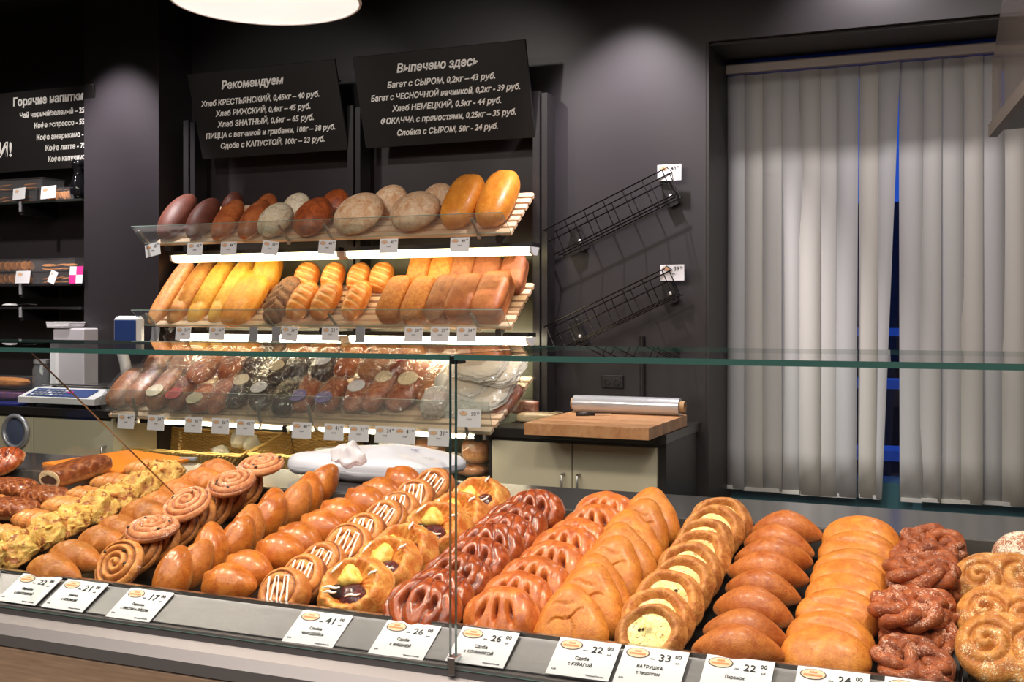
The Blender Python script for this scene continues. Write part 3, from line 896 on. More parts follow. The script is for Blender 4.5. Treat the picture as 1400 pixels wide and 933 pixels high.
near_tag(1140, 917, '24', ('Сдоба', .22), None, 'white price card under the smooth oval buns, cut by the frame')
near_tag(1262, 932, '26', ('Сдоба', .22), None, 'white price card under the sugared knots, cut by the frame')
# ---------------------------------------------------------------- dough shapes
def _ico(sub):
    bm = bmesh.new(); bmesh.ops.create_icosphere(bm, subdivisions=sub, radius=1)
    V = np.array([v.co[:] for v in bm.verts]); F = [tuple(v.index for v in f.verts) for f in bm.faces]
    bm.free(); return V, F
_IC = {}
def ico(sub):
    if sub not in _IC: _IC[sub] = _ico(sub)
    return _IC[sub]

def nz(P, s, seed=0, octaves=2):
    """smooth pseudo noise in about -1..1"""
    r = np.random.RandomState(seed); out = np.zeros(len(P)); amp = 1.0; tot = 0
    for o in range(octaves):
        for k in range(5):
            d = r.normal(size=3); d = d / np.linalg.norm(d) * s * (2 ** o) * r.uniform(.7, 1.3)
            out += amp * np.sin(P @ d + r.uniform(0, 6.28)); tot += amp * .6
        amp *= .5
    return out / tot

def to_mesh(name, V, F, fill=None):
    me = bpy.data.meshes.new(name)
    me.from_pydata([tuple(v) for v in V], [], F)
    a = me.attributes.new('fill', 'FLOAT', 'POINT')
    a.data.foreach_set('value', np.clip(fill if fill is not None else np.zeros(len(V)), 0, 1).astype(np.float32))
    me.polygons.foreach_set('use_smooth', [True] * len(me.polygons))
    me.update()
    return me

def blob(name, L, W, H, fn=None, sub=4, px=2.0, py=2.0, flat=.55, taper=0.0, lump=.03, ls=2.2, seed=1):
    """rounded loaf: L x W x H; px>2 squares it off; flat = depth below the waist; fn(V,P)->(P,fill) shapes it further"""
    V, F = ico(sub)
    x, y, z = V.T
    e = 2.0 / px; f = 2.0 / py
    sg = np.sign
    X = sg(x) * np.abs(x) ** e; Yv = sg(y) * np.abs(y) ** f; Z = z.copy()
    # push toward a box when px, py > 2
    if px > 2 or py > 2:
        p = max(px, py)
        n = (np.abs(x) ** p + np.abs(y) ** p + np.abs(z) ** (p * .8 if p > 3 else p)) ** (1 / p)
        X, Yv, Z = x / n, y / n, z / n
    P = np.stack([X * L / 2, Yv * W / 2, np.where(Z > 0, Z * H * (1 - flat * .5), Z * H * flat * .5)], 1)
    if taper:
        k = 1 - taper * np.abs(X) ** 2.2
        P[:, 1] *= k; P[:, 2] *= (1 + k) / 2
    P *= (1 + lump * nz(V, ls, seed))[:, None]
    fill = np.zeros(len(P))
    if fn is not None:
        P, fill = fn(V, P)
    return to_mesh(name, P, F, fill)

def polar(name, R, top, nr=26, nt=96, hb=.006, seed=0):
    """round flat pastry: R(theta), top(x, y, q, theta)->(z, fill); q is 0 in the middle and 1 at the rim"""
    q = np.sin(np.linspace(0, math.pi / 2, nr + 1))[1:]
    th = np.linspace(0, 2 * math.pi, nt, endpoint=False)
    Rt = R(th)
    Q, T = np.meshgrid(q, th, indexing='ij'); RR = Rt[None, :] * Q
    x, y = RR * np.cos(T), RR * np.sin(T)
    z, fl = top(x, y, Q, T)
    z0, f0 = top(np.zeros((1, 1)), np.zeros((1, 1)), np.zeros((1, 1)) + 1e-4, np.zeros((1, 1)))
    V = [(0, 0, float(z0[0, 0]))] + list(zip(x.ravel(), y.ravel(), z.ravel()))
    fl = [float(f0[0, 0])] + list(fl.ravel())
    F = [(0, 1 + j, 1 + (j + 1) % nt) for j in range(nt)]
    def rg(i, j): return 1 + i * nt + j % nt
    for i in range(nr - 1):
        for j in range(nt):
            F.append((rg(i, j), rg(i + 1, j), rg(i + 1, j + 1), rg(i, j + 1)))
    n0 = len(V)
    qb = [.97, .88, .7, .35]
    for i, s in enumerate(qb):
        for j in range(nt):
            V.append((Rt[j] * s * math.cos(th[j]), Rt[j] * s * math.sin(th[j]), -hb * (1 - s ** 4) ** .5)); fl.append(0)
    prev = lambda j: rg(nr - 1, j)
    for i in range(len(qb)):
        cur = lambda j, i=i: n0 + i * nt + j % nt
        for j in range(nt):
            F.append((prev(j), cur(j), cur(j + 1), prev(j + 1)))
        prev = cur
    V.append((0, 0, -hb)); fl.append(0)
    for j in range(nt): F.append((prev(j), len(V) - 1, prev(j + 1)))
    return to_mesh(name, np.array(V), F, np.array(fl))

def n2(x, y, s, seed, oc=2):
    P = np.stack([x.ravel(), y.ravel(), np.zeros(x.size)], 1)
    return nz(P, s, seed, oc).reshape(x.shape)

def obj(name, me, mat, parent=None, M=None):
    return link(name, me, mat, parent, M)

# ---- materials for dough
GOLD = crust('golden_bun_crust', (214, 138, 66), (178, 94, 38), (226, 172, 110), nscale=22, bump=.35, bscale=140, rough=.42, coat=.12, contrast=.9)
GLOSSY = crust('glossy_bun_crust', (210, 128, 52), (166, 78, 26), (226, 168, 100), nscale=18, bump=.25, bscale=120, rough=.32, coat=.4, contrast=.9)
BRIGHT = crust('bright_bun_crust', (218, 140, 56), (184, 98, 34), (230, 178, 110), nscale=18, bump=.3, bscale=140, rough=.42, coat=.1, contrast=.9, fill_c=(150, 78, 34))
REDP = crust('long_pie_crust', (204, 122, 58), (164, 78, 32), (222, 164, 110), nscale=20, bump=.3, bscale=140, rough=.4, coat=.15, contrast=.9)
REDB = crust('reddish_bun_crust', (206, 112, 52), (172, 78, 32), (224, 160, 100), fill_c=(120, 40, 24), nscale=14, bump=.15, rough=.36, coat=.25)
CHERRY = crust('dark_glazed_crust', (182, 88, 42), (132, 54, 28), (214, 140, 80), fill_c=(70, 18, 16), nscale=22, bump=.2, rough=.25, coat=.6)
STRAW = crust('slit_bun_crust', (214, 122, 56), (178, 86, 38), (230, 168, 104), fill_c=(110, 22, 16), nscale=20, bump=.2, rough=.35, coat=.3)
CHEESER = crust('cheese_round_crust', (218, 152, 84), (172, 98, 48), (238, 190, 120), nscale=30, bump=.5, bscale=140, rough=.45)
CURD = crust('curd_filling', (240, 226, 166), (230, 204, 118), fill_c=(190, 120, 50), nscale=60, bump=.5, fleck=(160, 112, 50), fleck_amt=.03, fscale=70, rough=.35, coat=.2)
RAISIN = pbr('raisin_dark', (62, 44, 32), .4)
SPIRAL = crust('spiral_roll_crust', (220, 152, 82), (180, 104, 48), (236, 190, 130), fill_c=(100, 48, 24), nscale=30, bump=.3, rough=.45, dust=.1, dust_c=(238, 200, 180), dscale=180)
PINKSP = crust('pink_sugared_roll', (222, 158, 112), (196, 116, 70), (230, 170, 110), fill_c=(120, 56, 34), nscale=30, bump=.4, rough=.5, dust=.34, dust_c=(240, 208, 196), dscale=260)
ICED = crust('iced_swirl_crust', (222, 150, 82), (190, 110, 52), (232, 180, 120), fill_c=(108, 52, 34), nscale=26, bump=.3, rough=.4, coat=.2)
ICING = pbr('white_icing', (248, 240, 230), .3, coat=.3)
DANISH = crust('flaky_pastry', (238, 176, 92), (206, 110, 44), (244, 208, 140), fill_c=(180, 80, 30), nscale=26, bump=.5, bscale=110, rough=.4, coat=.25)
JAM = crust('berry_jam', (96, 20, 28), (58, 8, 18), nscale=60, bump=.8, bscale=160, rough=.15, coat=.6)
POPPY = crust('poppy_filling', (50, 36, 36), (26, 18, 20), nscale=90, bump=1, bscale=300, rough=.5)
CUSTARD = crust('custard', (244, 216, 120), (236, 190, 84), nscale=50, bump=.5, rough=.35, coat=.2)
SUGARK = crust('sugared_knot_crust', (190, 98, 46), (136, 58, 26), (214, 130, 76), fill_c=(96, 36, 22), nscale=30, bump=.7, bscale=220, rough=.45, coat=.2, dust=.36, dust_c=(230, 180, 156), dscale=380)
SUGARS = crust('sugared_swirl_crust', (214, 146, 70), (172, 96, 38), (238, 190, 120), fill_c=(176, 104, 46), nscale=22, bump=.5, bscale=260, rough=.45, coat=.15, dust=.3, dust_c=(248, 226, 184), dscale=380)
FLOURB = crust('flour_dusted_bun', (176, 110, 76), (146, 84, 58), (170, 100, 70), nscale=18, bump=.4, rough=.7, dust=.7, dust_c=(226, 210, 194), dscale=300)
ONION = crust('cheese_onion_top', (246, 210, 118), (232, 168, 78), (220, 148, 76), fill_c=(176, 104, 52), nscale=40, bump=1, bscale=120, rough=.4, coat=.2, fleck=(168, 96, 46), fleck_amt=.07, fscale=26)
HORN = crust('twisted_horn_crust', (226, 158, 92), (196, 116, 56), (234, 180, 116), fill_c=(206, 150, 96), nscale=20, bump=.15, rough=.35, coat=.35)
STRUD = crust('dark_strudel_crust', (146, 76, 44), (104, 48, 28), (206, 150, 96), fill_c=(190, 120, 70), nscale=30, bump=.3, rough=.3, coat=.4)
CRUMB = crust('white_crumb', (244, 226, 190), (236, 210, 166), nscale=60, bump=.8, bscale=200, rough=.7)

# ---- counter pastries: each maker returns a prototype (thing, parts inside), face up (+z), centred
def p_vatrushka(s):
    r = np.random.RandomState(s)
    a, b = r.uniform(0, 6, 2)
    R = lambda t: .054 * (1 + .03 * np.sin(2 * t + a) + .02 * np.sin(5 * t + b))
    def top(x, y, q, t):
        E = (1 - q ** 4) ** .5
        rim = .019 * np.exp(-((q - .78) / .2) ** 2)
        z = E * (.006 + rim) + .0015 * n2(x, y, 160, s) * (q > .3)
        return z, np.clip(.35 * n2(x, y, 90, s + 3), 0, 1) * 0
    base = obj('cheese_round', polar('cheese_round', R, top, hb=.012), CHEESER)
    def top2(x, y, q, t):
        z = .004 + .006 * (1 - q ** 2) ** .5 + .0022 * n2(x, y, 110, s + 5)
        z = z + .007 * np.exp(-(((x - .004) ** 2 + (y - .006) ** 2) / .006 ** 2))
        return z, np.clip(n2(x, y, 80, s + 9) - .1, 0, 1) * .9
    obj('curd_filling', polar('curd_filling', lambda t: .041 * (1 + .05 * np.sin(3 * t + a)), top2, nr=16, nt=60, hb=.002), CURD, base, Matrix.Translation((0, 0, .004)))
    for k in range(r.randint(2, 5)):
        a1, q1 = r.uniform(0, 6.28), r.uniform(.2, .8) * .034
        obj('raisin', blob('raisin', .006, .004, .004, sub=2), RAISIN, base, Matrix.Translation((q1 * math.cos(a1), q1 * math.sin(a1), .0135)))
    return base

def p_longpie(s, L=.122, W=.064, H=.058, mat=None, notch=0, point=.62):
    def fn(V, P):
        x = V[:, 0]
        k = (1 - point * np.abs(x) ** 1.6)
        P[:, 1] *= .35 + .65 * k / (k.max()); P[:, 2] *= .45 + .55 * k
        P[:, 2] += .006 * (1 - (x) ** 2) 
        f = np.zeros(len(P))
        if notch:
            for c in np.linspace(-.35, .35, notch):
                g = np.exp(-((x - c - .25 * V[:, 1]) / .05) ** 2) * np.clip(V[:, 2], 0, 1)
                P[:, 2] -= .008 * g; f += .3 * g
        # pinched crease lengthwise
        g = np.exp(-((V[:, 1] - .55 + .1 * np.sin(4 * x + s)) / .05) ** 2) * np.clip(V[:, 2], 0, 1) * (np.abs(x) < .75)
        P[:, 2] -= .0016 * g
        return P, f
    return obj('long_pie', blob('long_pie', L, W, H, fn, sub=4, lump=.035, seed=s, flat=.7), mat or REDP)

def p_oval(s, mat=None, L=.118, W=.085, H=.046, creases=3, name='oval_bun'):
    def fn(V, P):
        x, y, z = V.T; f = np.zeros(len(P))
        if creases:
            for c in np.linspace(-.42, .42, creases):
                g = np.exp(-((x - c - .12 * y ** 2) / .035) ** 2) * np.clip(z, 0, 1) * (y > -.7)
                P[:, 2] -= .0028 * g; f += .2 * g
        else:
            g = np.exp(-((y - .15 - .1 * np.sin(3 * x + s)) / .12) ** 2 - (x / .6) ** 4) * np.clip(z, 0, 1)
            P[:, 2] -= .006 * g
        P[:, 2] += .0012 * nz(V, 9, s) * np.clip(z, 0, 1)
        return P, f
    return obj(name, blob(name, L, W, H, fn, sub=4, lump=.04, seed=s, flat=.8), mat or BRIGHT)

def p_lemon(s):
    def fn(V, P):
        x, y, z = V.T
        k = 1 - .45 * np.abs(x) ** 2.5
        P[:, 1] *= k; P[:, 2] *= k
        # a small peak off centre
        P[:, 2] += .006 * np.exp(-((x + .55) ** 2 + (y - .1) ** 2) / .03) * (z > 0)
        g = np.exp(-((y + .3 * x - .2) / .05) ** 2) * np.clip(z, 0, 1) * (x < -.1)
        P[:, 2] -= .003 * g
        return P, .0 * x
    return obj('glossy_bun', blob('glossy_bun', .098, .072, .062, fn, sub=4, lump=.04, seed=s, flat=.75), GLOSSY)

def p_ricepie(s):
    def fn(V, P):
        x, y, z = V.T
        k = 1 - .3 * np.abs(y) ** 2
        P[:, 0] *= k
        rd = np.exp(-(x / .12) ** 2) * np.clip(z, 0, 1)
        P[:, 2] += .006 * rd
        g = np.exp(-((x - .2) / .05) ** 2) * np.clip(z, 0, 1) * (np.abs(y) < .7)
        P[:, 2] -= .003 * g
        return P, .15 * g
    return obj('rice_pie', blob('rice_pie', .062, .105, .056, fn, sub=4, lump=.05, seed=s, flat=.8), GLOSSY if s % 2 else GOLD)

def p_triangle(s):
    r = np.random.RandomState(s)
    ph = r.uniform(-.2, .2)
    R = lambda t: .056 * (1 + .13 * np.cos(3 * (t - math.pi / 2 + ph)) + .03 * np.cos(6 * (t - math.pi / 2)) + .02 * np.sin(2 * t + s))
    def top(x, y, q, t):
        E = (1 - q ** 3.2) ** .55
        z = .024 * E
        c1 = np.exp(-((y - .006 - .3 * x + .004 * np.sin(160 * x + s)) / .0016) ** 2) * (np.abs(x) < .028)
        c2 = np.exp(-((x - .008 + .2 * y + .002 * np.sin(200 * y)) / .0014) ** 2) * (y < .006) * (y > -.035)
        c3 = np.exp(-((y - .027 + .002 * np.sin(180 * x + 1)) / .0012) ** 2) * (np.abs(x + .004) < .018)
        c = c1 + c2 + c3
        z = z - .0035 * c * E + .0016 * n2(x, y, 70, s) * E
        return z, .35 * np.clip(c, 0, 1)
    return obj('triangle_bun', polar('triangle_bun', R, top, nr=30, nt=90, hb=.016), BRIGHT)

def p_slit(s, mat=None, name='slit_bun'):
    r = np.random.RandomState(s)
    R = lambda t: (.060 * np.cos(t)) ** 2 * 0 + 1 / np.sqrt((np.cos(t) / .060) ** 2 + (np.sin(t) / .050) ** 2) * (1 + .015 * np.sin(7 * t + s))
    cs = [(-.022, .004, .30), (0.0, .006, .0), (.022, .004, -.3)]
    def top(x, y, q, t):
        E = (1 - q ** 3) ** .5
        z = .030 * E; f = 0 * x
        # ridges fanning out
        z = z - .0030 * E * (1 - np.abs(np.sin(95 * x * (1 + 4 * y) + s))) ** 1.5
        for (cx, cy, k) in cs:
            g = np.exp(-((x - cx - k * (y - cy)) / .0034) ** 2 - ((y - cy) / .014) ** 2)
            z = z - .016 * g; f = f + np.clip(g * 1.7 - .5, 0, 1)
        z = z + .001 * n2(x, y, 120, s)
        return z, f
    return obj(name, polar(name, R, top, nr=34, nt=110, hb=.008), mat or STRAW)

def p_cherry(s):
    r = np.random.RandomState(s)
    R = lambda t: 1 / np.sqrt((np.cos(t) / .062) ** 2 + (np.sin(t) / .050) ** 2) * (1 + .025 * np.abs(np.sin(6 * t + s)))
    def top(x, y, q, t):
        E = (1 - q ** 3) ** .5
        z = .030 * E
        c = 250 * x + 1100 * x * np.abs(y) * 0 + 90 * np.abs(y) * np.sign(x + 1e-6) + .7 * np.sin(60 * y + s)
        rd = np.abs(np.sin(c * .55))
        z = z + E * (.0065 * rd ** .6 - .004)
        f = np.exp(-(rd / .18) ** 2) * .8
        for (cx, cy) in ((-.02, .006), (.004, .01), (.026, .004)):
            g = np.exp(-((x - cx) / .0045) ** 2 - ((y - cy) / .011) ** 2)
            z = z - .014 * g; f = f + g
        return z + .0008 * n2(x, y, 200, s), f
    return obj('cherry_bun', polar('cherry_bun', R, top, nr=36, nt=120, hb=.008), CHERRY)

def icing(parent, s, span, zf, n=5, r=.0019):
    rr = np.random.RandomState(s); mb = MB()
    pts = []
    for k in range(n):
        x = -span * .5 + span * k / (n - 1)
        y0 = span * .62 * (1 if k % 2 else -1)
        for f in np.linspace(-1, 1, 7):
            y = y0 * f
            xx = x + span / n * .5 * (f + 1) * .5 + rr.uniform(-.0006, .0006)
            pts.append((xx, y, zf(xx, y)))
    rad = [r * rr.uniform(.7, 1.3) for _ in pts]
    mb.tube(pts, rad, 7)
    return obj('icing', mb.mesh('icing'), ICING, parent) if False else mb.build('icing', ICING, parent, smooth=True)

def p_iced(s):
    a = (s * 1.7) % 6.28
    R = lambda t: .043 * (1 + .03 * np.sin(2 * t + a))
    def top(x, y, q, t):
        E = (1 - q ** 5) ** .5
        ph = 2 * math.pi * q * 2.6 - t + a
        rd = np.abs(np.sin(ph / 2))
        z = E * (.012 + .008 * rd ** .5 + .004 * q)
        return z + .0006 * n2(x, y, 260, s), np.exp(-(rd / .28) ** 2) * .9
    base = obj('iced_swirl', polar('iced_swirl', R, top, nr=40, nt=110, hb=.030), ICED)
    icing(base, s, .036, lambda x, y: .0215 - .12 * abs(x) * .05, n=5)
    return base

def p_snail(s, pink=False, r0=.052, name=None):
    a = (s * 2.3) % 6.28
    R = lambda t: r0 * (1 + .05 * np.sin(t + a) + .02 * np.sin(3 * t))
    def top(x, y, q, t):
        E = (1 - q ** 6) ** .5
        ph = 2 * math.pi * q * 3.6 - t + a
        rd = np.abs(np.sin(ph / 2))
        z = E * (.004 + .0105 * rd ** .6) + .004 * (1 - q)
        return z + .0008 * n2(x, y, 220, s), np.exp(-(rd / .42) ** 2) * .95
    nm = name or 'raisin_snail'
    base = obj(nm, polar(nm, R, top, nr=44, nt=120, hb=.012), PINKSP if pink else SPIRAL)
    rr = np.random.RandomState(s)
    for k in range(4):
        a1, q1 = rr.uniform(0, 6.28), rr.uniform(.3, .85) * r0
        obj('raisin', blob('raisin', .008, .006, .005, sub=2), RAISIN, base, Matrix.Translation((q1 * math.cos(a1), q1 * math.sin(a1), .0125)))
    return base

def p_danish(s):
    a = (s * 1.3) % 6.28
    R = lambda t: .056 * (1 + .06 * np.abs(np.sin(4 * t + a)) + .04 * np.sin(2 * t + s))
    def top(x, y, q, t):
        E = (1 - q ** 4) ** .5
        z = E * (.008 + .022 * np.exp(-((q - .72) / .22) ** 2))
        fl = np.abs(np.sin(9 * t + 14 * q + s))
        z = z + E * .0028 * fl * (q > .25)
        f = np.clip(n2(x, y, 100, s) * .5 + .5 * (q > .8) * (1 - fl), 0, 1) * .8
        return z, f
    base = obj('fruit_danish', polar('fruit_danish', R, top, nr=34, nt=110, hb=.012), DANISH)
    rr = np.random.RandomState(s)
    def spot(nm, x, y, w, h, mat, hh=.012, lump=.15):
        obj(nm, blob(nm, w, h, hh, sub=3, lump=lump, ls=4, seed=s), mat, base, Matrix.Translation((x, y, .013)))
    spot('custard', -.014, .012, .040, .034, CUSTARD, .018, .35)
    spot('jam', .012, -.012, .052, .036, JAM, .014)
    spot('poppy_filling', -.016, -.018, .028, .022, POPPY, .018)
    mb = MB()
    for (x0, y0, x1, y1) in ((-.03, -.024, -.006, -.012), (-.024, -.03, -.006, -.02), (.006, -.02, .026, -.006), (.022, .02, .03, .034), (-.034, .0, -.03, .022)):
        pts = [(x0 + (x1 - x0) * f, y0 + (y1 - y0) * f + .002 * math.sin(6 * f), .024 + .006 * (abs(x0) > .02)) for f in np.linspace(0, 1, 6)]
        mb.tube(pts, [.001, .002, .0023, .002, .0018, .001], 6)
    mb.build('icing', ICING, base, smooth=True)
    return base

def p_knot(s):
    """sugared knot: a twisted loop of several dough strands"""
    rr = np.random.RandomState(s)
    mb = MB()
    A, B = .052, .036
    for k in range(3):
        pts = []; rad = []
        for f in np.linspace(0, 1, 46):
            t = f * 2 * math.pi * (1.0) 
            w = 2 * math.pi * k / 3 + f * 2 * math.pi * 2.2 + s
            ro = .0105
            cx, cy = (A - .016) * math.cos(t), (B - .012) * math.sin(t)
            nx, ny = math.cos(t), math.sin(t)
            pts.append((cx + nx * ro * math.cos(w), cy + ny * ro * math.cos(w), .006 + ro * .8 * math.sin(w)))
            rad.append(.0098 + .0016 * math.sin(9 * t + k))
        mb.tube(pts, rad, 9)
    # inner S strand
    for k in range(2):
        pts = []
        for f in np.linspace(0, 1, 26):
            w = f * 9 + k * math.pi + s
            pts.append(((f - .5) * .075, .016 * math.sin(2 * math.pi * f) + .006 * math.cos(w), .008 + .006 * math.sin(w)))
        mb.tube(pts, [.0095] * 26, 9)
    me = mb.mesh('sugared_knot')
    V = np.array([v.co[:] for v in me.vertices]); V += (V / (np.linalg.norm(V, axis=1)[:, None] + 1e-6)) * (nz(V, 320, s)[:, None] * .0012)
    me.vertices.foreach_set('co', V.ravel())
    me.polygons.foreach_set('use_smooth', [True] * len(me.polygons))
    a = me.attributes.new('fill', 'FLOAT', 'POINT')
    a.data.foreach_set('value', (np.clip(-.25 + .8 * nz(V, 90, s + 1), 0, 1) * .8).astype(np.float32))
    return obj('sugared_knot', me, SUGARK)

def p_swirl(s):
    """heart-like bun with two opened coils"""
    R = lambda t: .064 * (1 + .10 * np.cos(2 * t) - .12 * np.exp(-((t - 4.71) / .25) ** 2) - .06 * np.exp(-((t - 1.57) / .3) ** 2))
    def top(x, y, q, t):
        E = (1 - q ** 4) ** .5
        z = E * .022; f = 0 * x
        for sx in (-1, 1):
            dx, dy = x - sx * .030, y - .002
            rr_ = np.sqrt(dx ** 2 + dy ** 2); aa = np.arctan2(dy, dx * sx)
            ph = 2 * math.pi * rr_ / .019 - aa
            rd = np.abs(np.sin(ph / 2)); wgt = np.exp(-(rr_ / .034) ** 4)
            z = z + E * wgt * (.012 * rd ** .6 - .010); f = f + wgt * np.exp(-(rd / .3) ** 2) * .7
        return z + .0008 * n2(x, y, 200, s), f
    return obj('sugared_swirl_bun', polar('sugared_swirl_bun', R, top, nr=44, nt=120, hb=.012), SUGARS)

def p_onion(s):
    def fn(V, P):
        n = nz(V, 6, s, 3)
        P = P * (1 + .20 * n)[:, None]
        P[:, 2] += .006 * nz(V, 14, s + 2) * (V[:, 2] > 0)
        return P, np.clip(-n * 1.6 - .3, 0, 1)
    base = obj('cheese_onion_bun', blob('cheese_onion_bun', .098, .088, .055, fn, sub=5, seed=s), ONION)
    rr = np.random.RandomState(s)
    for k in range(7):
        a1, q1 = rr.uniform(0, 6.28), rr.uniform(.0, .034)
        obj('onion_bit', blob('onion_bit', .016, .008, .006, sub=2, lump=.2, seed=k), [CUSTARD, GOLD, CHERRY][k % 3], base,
            Matrix.Translation((q1 * math.cos(a1), q1 * math.sin(a1), .033)) @ Euler((rr.uniform(-.4, .4), rr.uniform(-.4, .4), rr.uniform(0, 3))).to_matrix().to_4x4())
    return base

def p_horn(s, L=.125, W=.045, mat=None, name='twisted_horn'):
    def fn(V, P):
        x = V[:, 0]; th = np.arctan2(V[:, 2], V[:, 1])
        rd = np.abs(np.sin(9 * x + th * .5 + s))
        k = (1 - .35 * np.abs(x) ** 2)
        P[:, 1:] *= (k * (.74 + .36 * rd ** .6))[:, None]
        return P, np.exp(-(rd / .18) ** 2) * .5
    return obj(name, blob(name, L, W, W, fn, sub=5, px=2.6, py=2.6, flat=1.0, seed=s, lump=.02), mat or HORN)

def p_strudel(s, L=.13, W=.07, H=.042, cut=False):
    def fn(V, P):
        x, y, z = V.T
        g = np.abs(np.sin(9 * x + 5 * y + s)) ; h = np.abs(np.sin(9 * x - 5 * y + s))
        k = np.exp(-(np.minimum(g, h) / .25) ** 2) * (z > 0)
        P[:, 2] -= .003 * k
        if cut: P[:, 0] = np.maximum(P[:, 0], -L * .40)
        return P, k * .6
    base = obj('dark_lattice_roll', blob('dark_lattice_roll', L, W, H, fn, sub=5, px=4, py=4, seed=s, lump=.02, flat=.9), STRUD)
    if cut:
        M = Matrix.Translation((-L * .405, 0, .002)) @ Matrix.Rotation(math.pi / 2, 4, 'Z') @ Matrix.Rotation(math.pi / 2, 4, 'X')
        obj('crumb_face', polar('crumb_face', lambda t: 1 / np.sqrt((np.cos(t) / (W * .47)) ** 2 + (np.sin(t) / (H * .44)) ** 2), lambda x, y, q, t: (.002 + .001 * n2(x, y, 300, 2) + 0 * q, 0 * x), nr=8, nt=40, hb=.001), CRUMB, base, Matrix.Translation((-L * .403, 0, .001)) @ Matrix.Rotation(-math.pi / 2, 4, 'Y') @ Matrix.Rotation(math.pi / 2, 4, 'Z'))
        obj('poppy_filling', polar('poppy_filling', lambda t: 1 / np.sqrt((np.cos(t) / (W * .36)) ** 2 + (np.sin(t) / (H * .2)) ** 2) * (1 + .12 * np.sin(3 * t)), lambda x, y, q, t: (.003 + .001 * n2(x, y, 400, 2) + 0 * q, 0 * x), nr=6, nt=40, hb=.001), POPPY, base, Matrix.Translation((-L * .407, 0, .001)) @ Matrix.Rotation(-math.pi / 2, 4, 'Y') @ Matrix.Rotation(math.pi / 2, 4, 'Z'))
    return base

def p_round(s):
    def fn(V, P):
        P[:, 2] += .0015 * nz(V, 8, s)
        return P, 0 * V[:, 0]
    return obj('dusted_bun', blob('dusted_bun', .095, .09, .06, fn, sub=4, seed=s, lump=.03), FLOURB)
# ---------------------------------------------------------------- pastries set out in rows on the raked trays
DN = Vector((0, -RK, 1)).normalized()
def on_deck(u, v, off):
    p0 = Vector((0, YD0, ZK0)) + DN * off
    return PP(u, v, p0, DN)

def place(o, p, tilt, yaw=0, spin=0, sc=1.0):
    o.matrix_basis = (Matrix.Translation(p) @ Matrix.Rotation(math.radians(yaw), 4, 'Z') @ Matrix.Rotation(math.radians(tilt), 4, 'X')
                      @ Matrix.Rotation(math.radians(spin), 4, 'Z') @ Matrix.Scale(sc, 4))

def row(protos, pts, tilt, off, labeler, cat, group, rng=1, yaw=0, spin_j=6, yaw_j=4, tilt_j=4, sc=1.0, spins=None, sc_j=.04, dx=.003, off_j=.002):
    """pts: (u, v) pixels of the front and back items plus the count"""
    rr = random.Random(rng)
    (u0, v0), (u1, v1), n = pts
    a, b_ = on_deck(u0, v0, off), on_deck(u1, v1, off)
    out = []
    used = set()
    for i in range(n):
        f = i / (n - 1) if n > 1 else 0
        if 0 < i < n - 1: f += rr.uniform(-.22, .22) / (n - 1)
        p = a.lerp(b_, f) + DN * rr.uniform(-off_j, off_j)
        p.x += rr.uniform(-dx, dx)
        k = i % len(protos)
        if k in used: o = copy_tree(protos[k])
        else: o = protos[k]; used.add(k)
        place(o, p, tilt + rr.uniform(-tilt_j, tilt_j), yaw + rr.uniform(-yaw_j, yaw_j), (spins[i % len(spins)] if spins else 0) + rr.uniform(-spin_j, spin_j), sc * (1 + rr.uniform(-sc_j, sc_j)))
        where = 'rearmost' if i == n - 1 else ORD[i]
        tag(o, labeler(where), cat, group)
        out.append(o)
    return out

# cheese rounds
row([p_vatrushka(s) for s in (1, 2, 3, 4)], ((889, 870), (983, 716), 9), 50, .046, lambda w: f'golden open cheese round, {w} of its row', 'pastry', 'cheese rounds', 3, spin_j=180)
# long pies
row([p_longpie(s) for s in (1, 2, 3)], ((1008, 894), (1075, 730), 8), 30, .040, lambda w: f'smooth long pointed pie, {w} of its row', 'pastry', 'long pointed pies', 5, yaw=-6, spin_j=5, yaw_j=9, tilt_j=9, sc=1.03)
# oval buns
row([p_oval(1, creases=4), p_oval(2, creases=0), p_oval(3, creases=0), p_oval(4, creases=1)], ((1131, 900), (1178, 742), 8), 44, .042, lambda w: f'smooth orange oval bun, {w} of its row', 'bun', 'smooth oval buns', 7, yaw=-3, spin_j=7, tilt_j=6, sc=1.06)
# sugared knots
row([p_knot(s) for s in (1, 2, 3)], ((1250, 912), (1270, 750), 6), 38, .042, lambda w: f'red-brown sugared knot, {w} of its row', 'pastry', 'sugared knots', 9, spin_j=25, sc=1.0, dx=.006)
row([p_knot(5)], ((1243, 838), (1243, 838), 1), 18, .070, lambda w: 'sugar crusted knot lying across the others near the front of its row', 'pastry', 'sugared knots', 10, spin_j=2)
row([p_knot(6)], ((1258, 786), (1258, 786), 1), 14, .072, lambda w: 'sugar crusted knot lying across the middle of its row', 'pastry', 'sugared knots', 12, spin_j=2)
# sugared swirl buns
row([p_swirl(1), p_swirl(2)], ((1382, 890), (1368, 800), 3), 42, .046, lambda w: f'tan double coil sugared bun, {w} of its row', 'bun', 'double coil sugared buns', 11, spin_j=8)
row([p_swirl(3)], ((1475, 900), (1450, 800), 3), 40, .046, lambda w: f'tan double coil sugared bun beyond the first row, {w}', 'bun', 'double coil sugared buns', 13, spin_j=12)
row([p_round(1)], ((1398, 766), (1440, 768), 2), 10, .03, lambda w: 'flour dusted brown round bun ' + ('at the back of the end tray' if w == 'frontmost' else 'beyond the frame edge on the end tray'), 'bun', 'dusted buns', 2)
# triangular buns
row([p_triangle(s) for s in (1, 2, 3)], ((782, 858), (885, 712), 8), 56, .046, lambda w: f'soft triangular bun, {w} of its row', 'bun', 'triangular buns', 15, spin_j=12, tilt_j=6, sc=1.05)
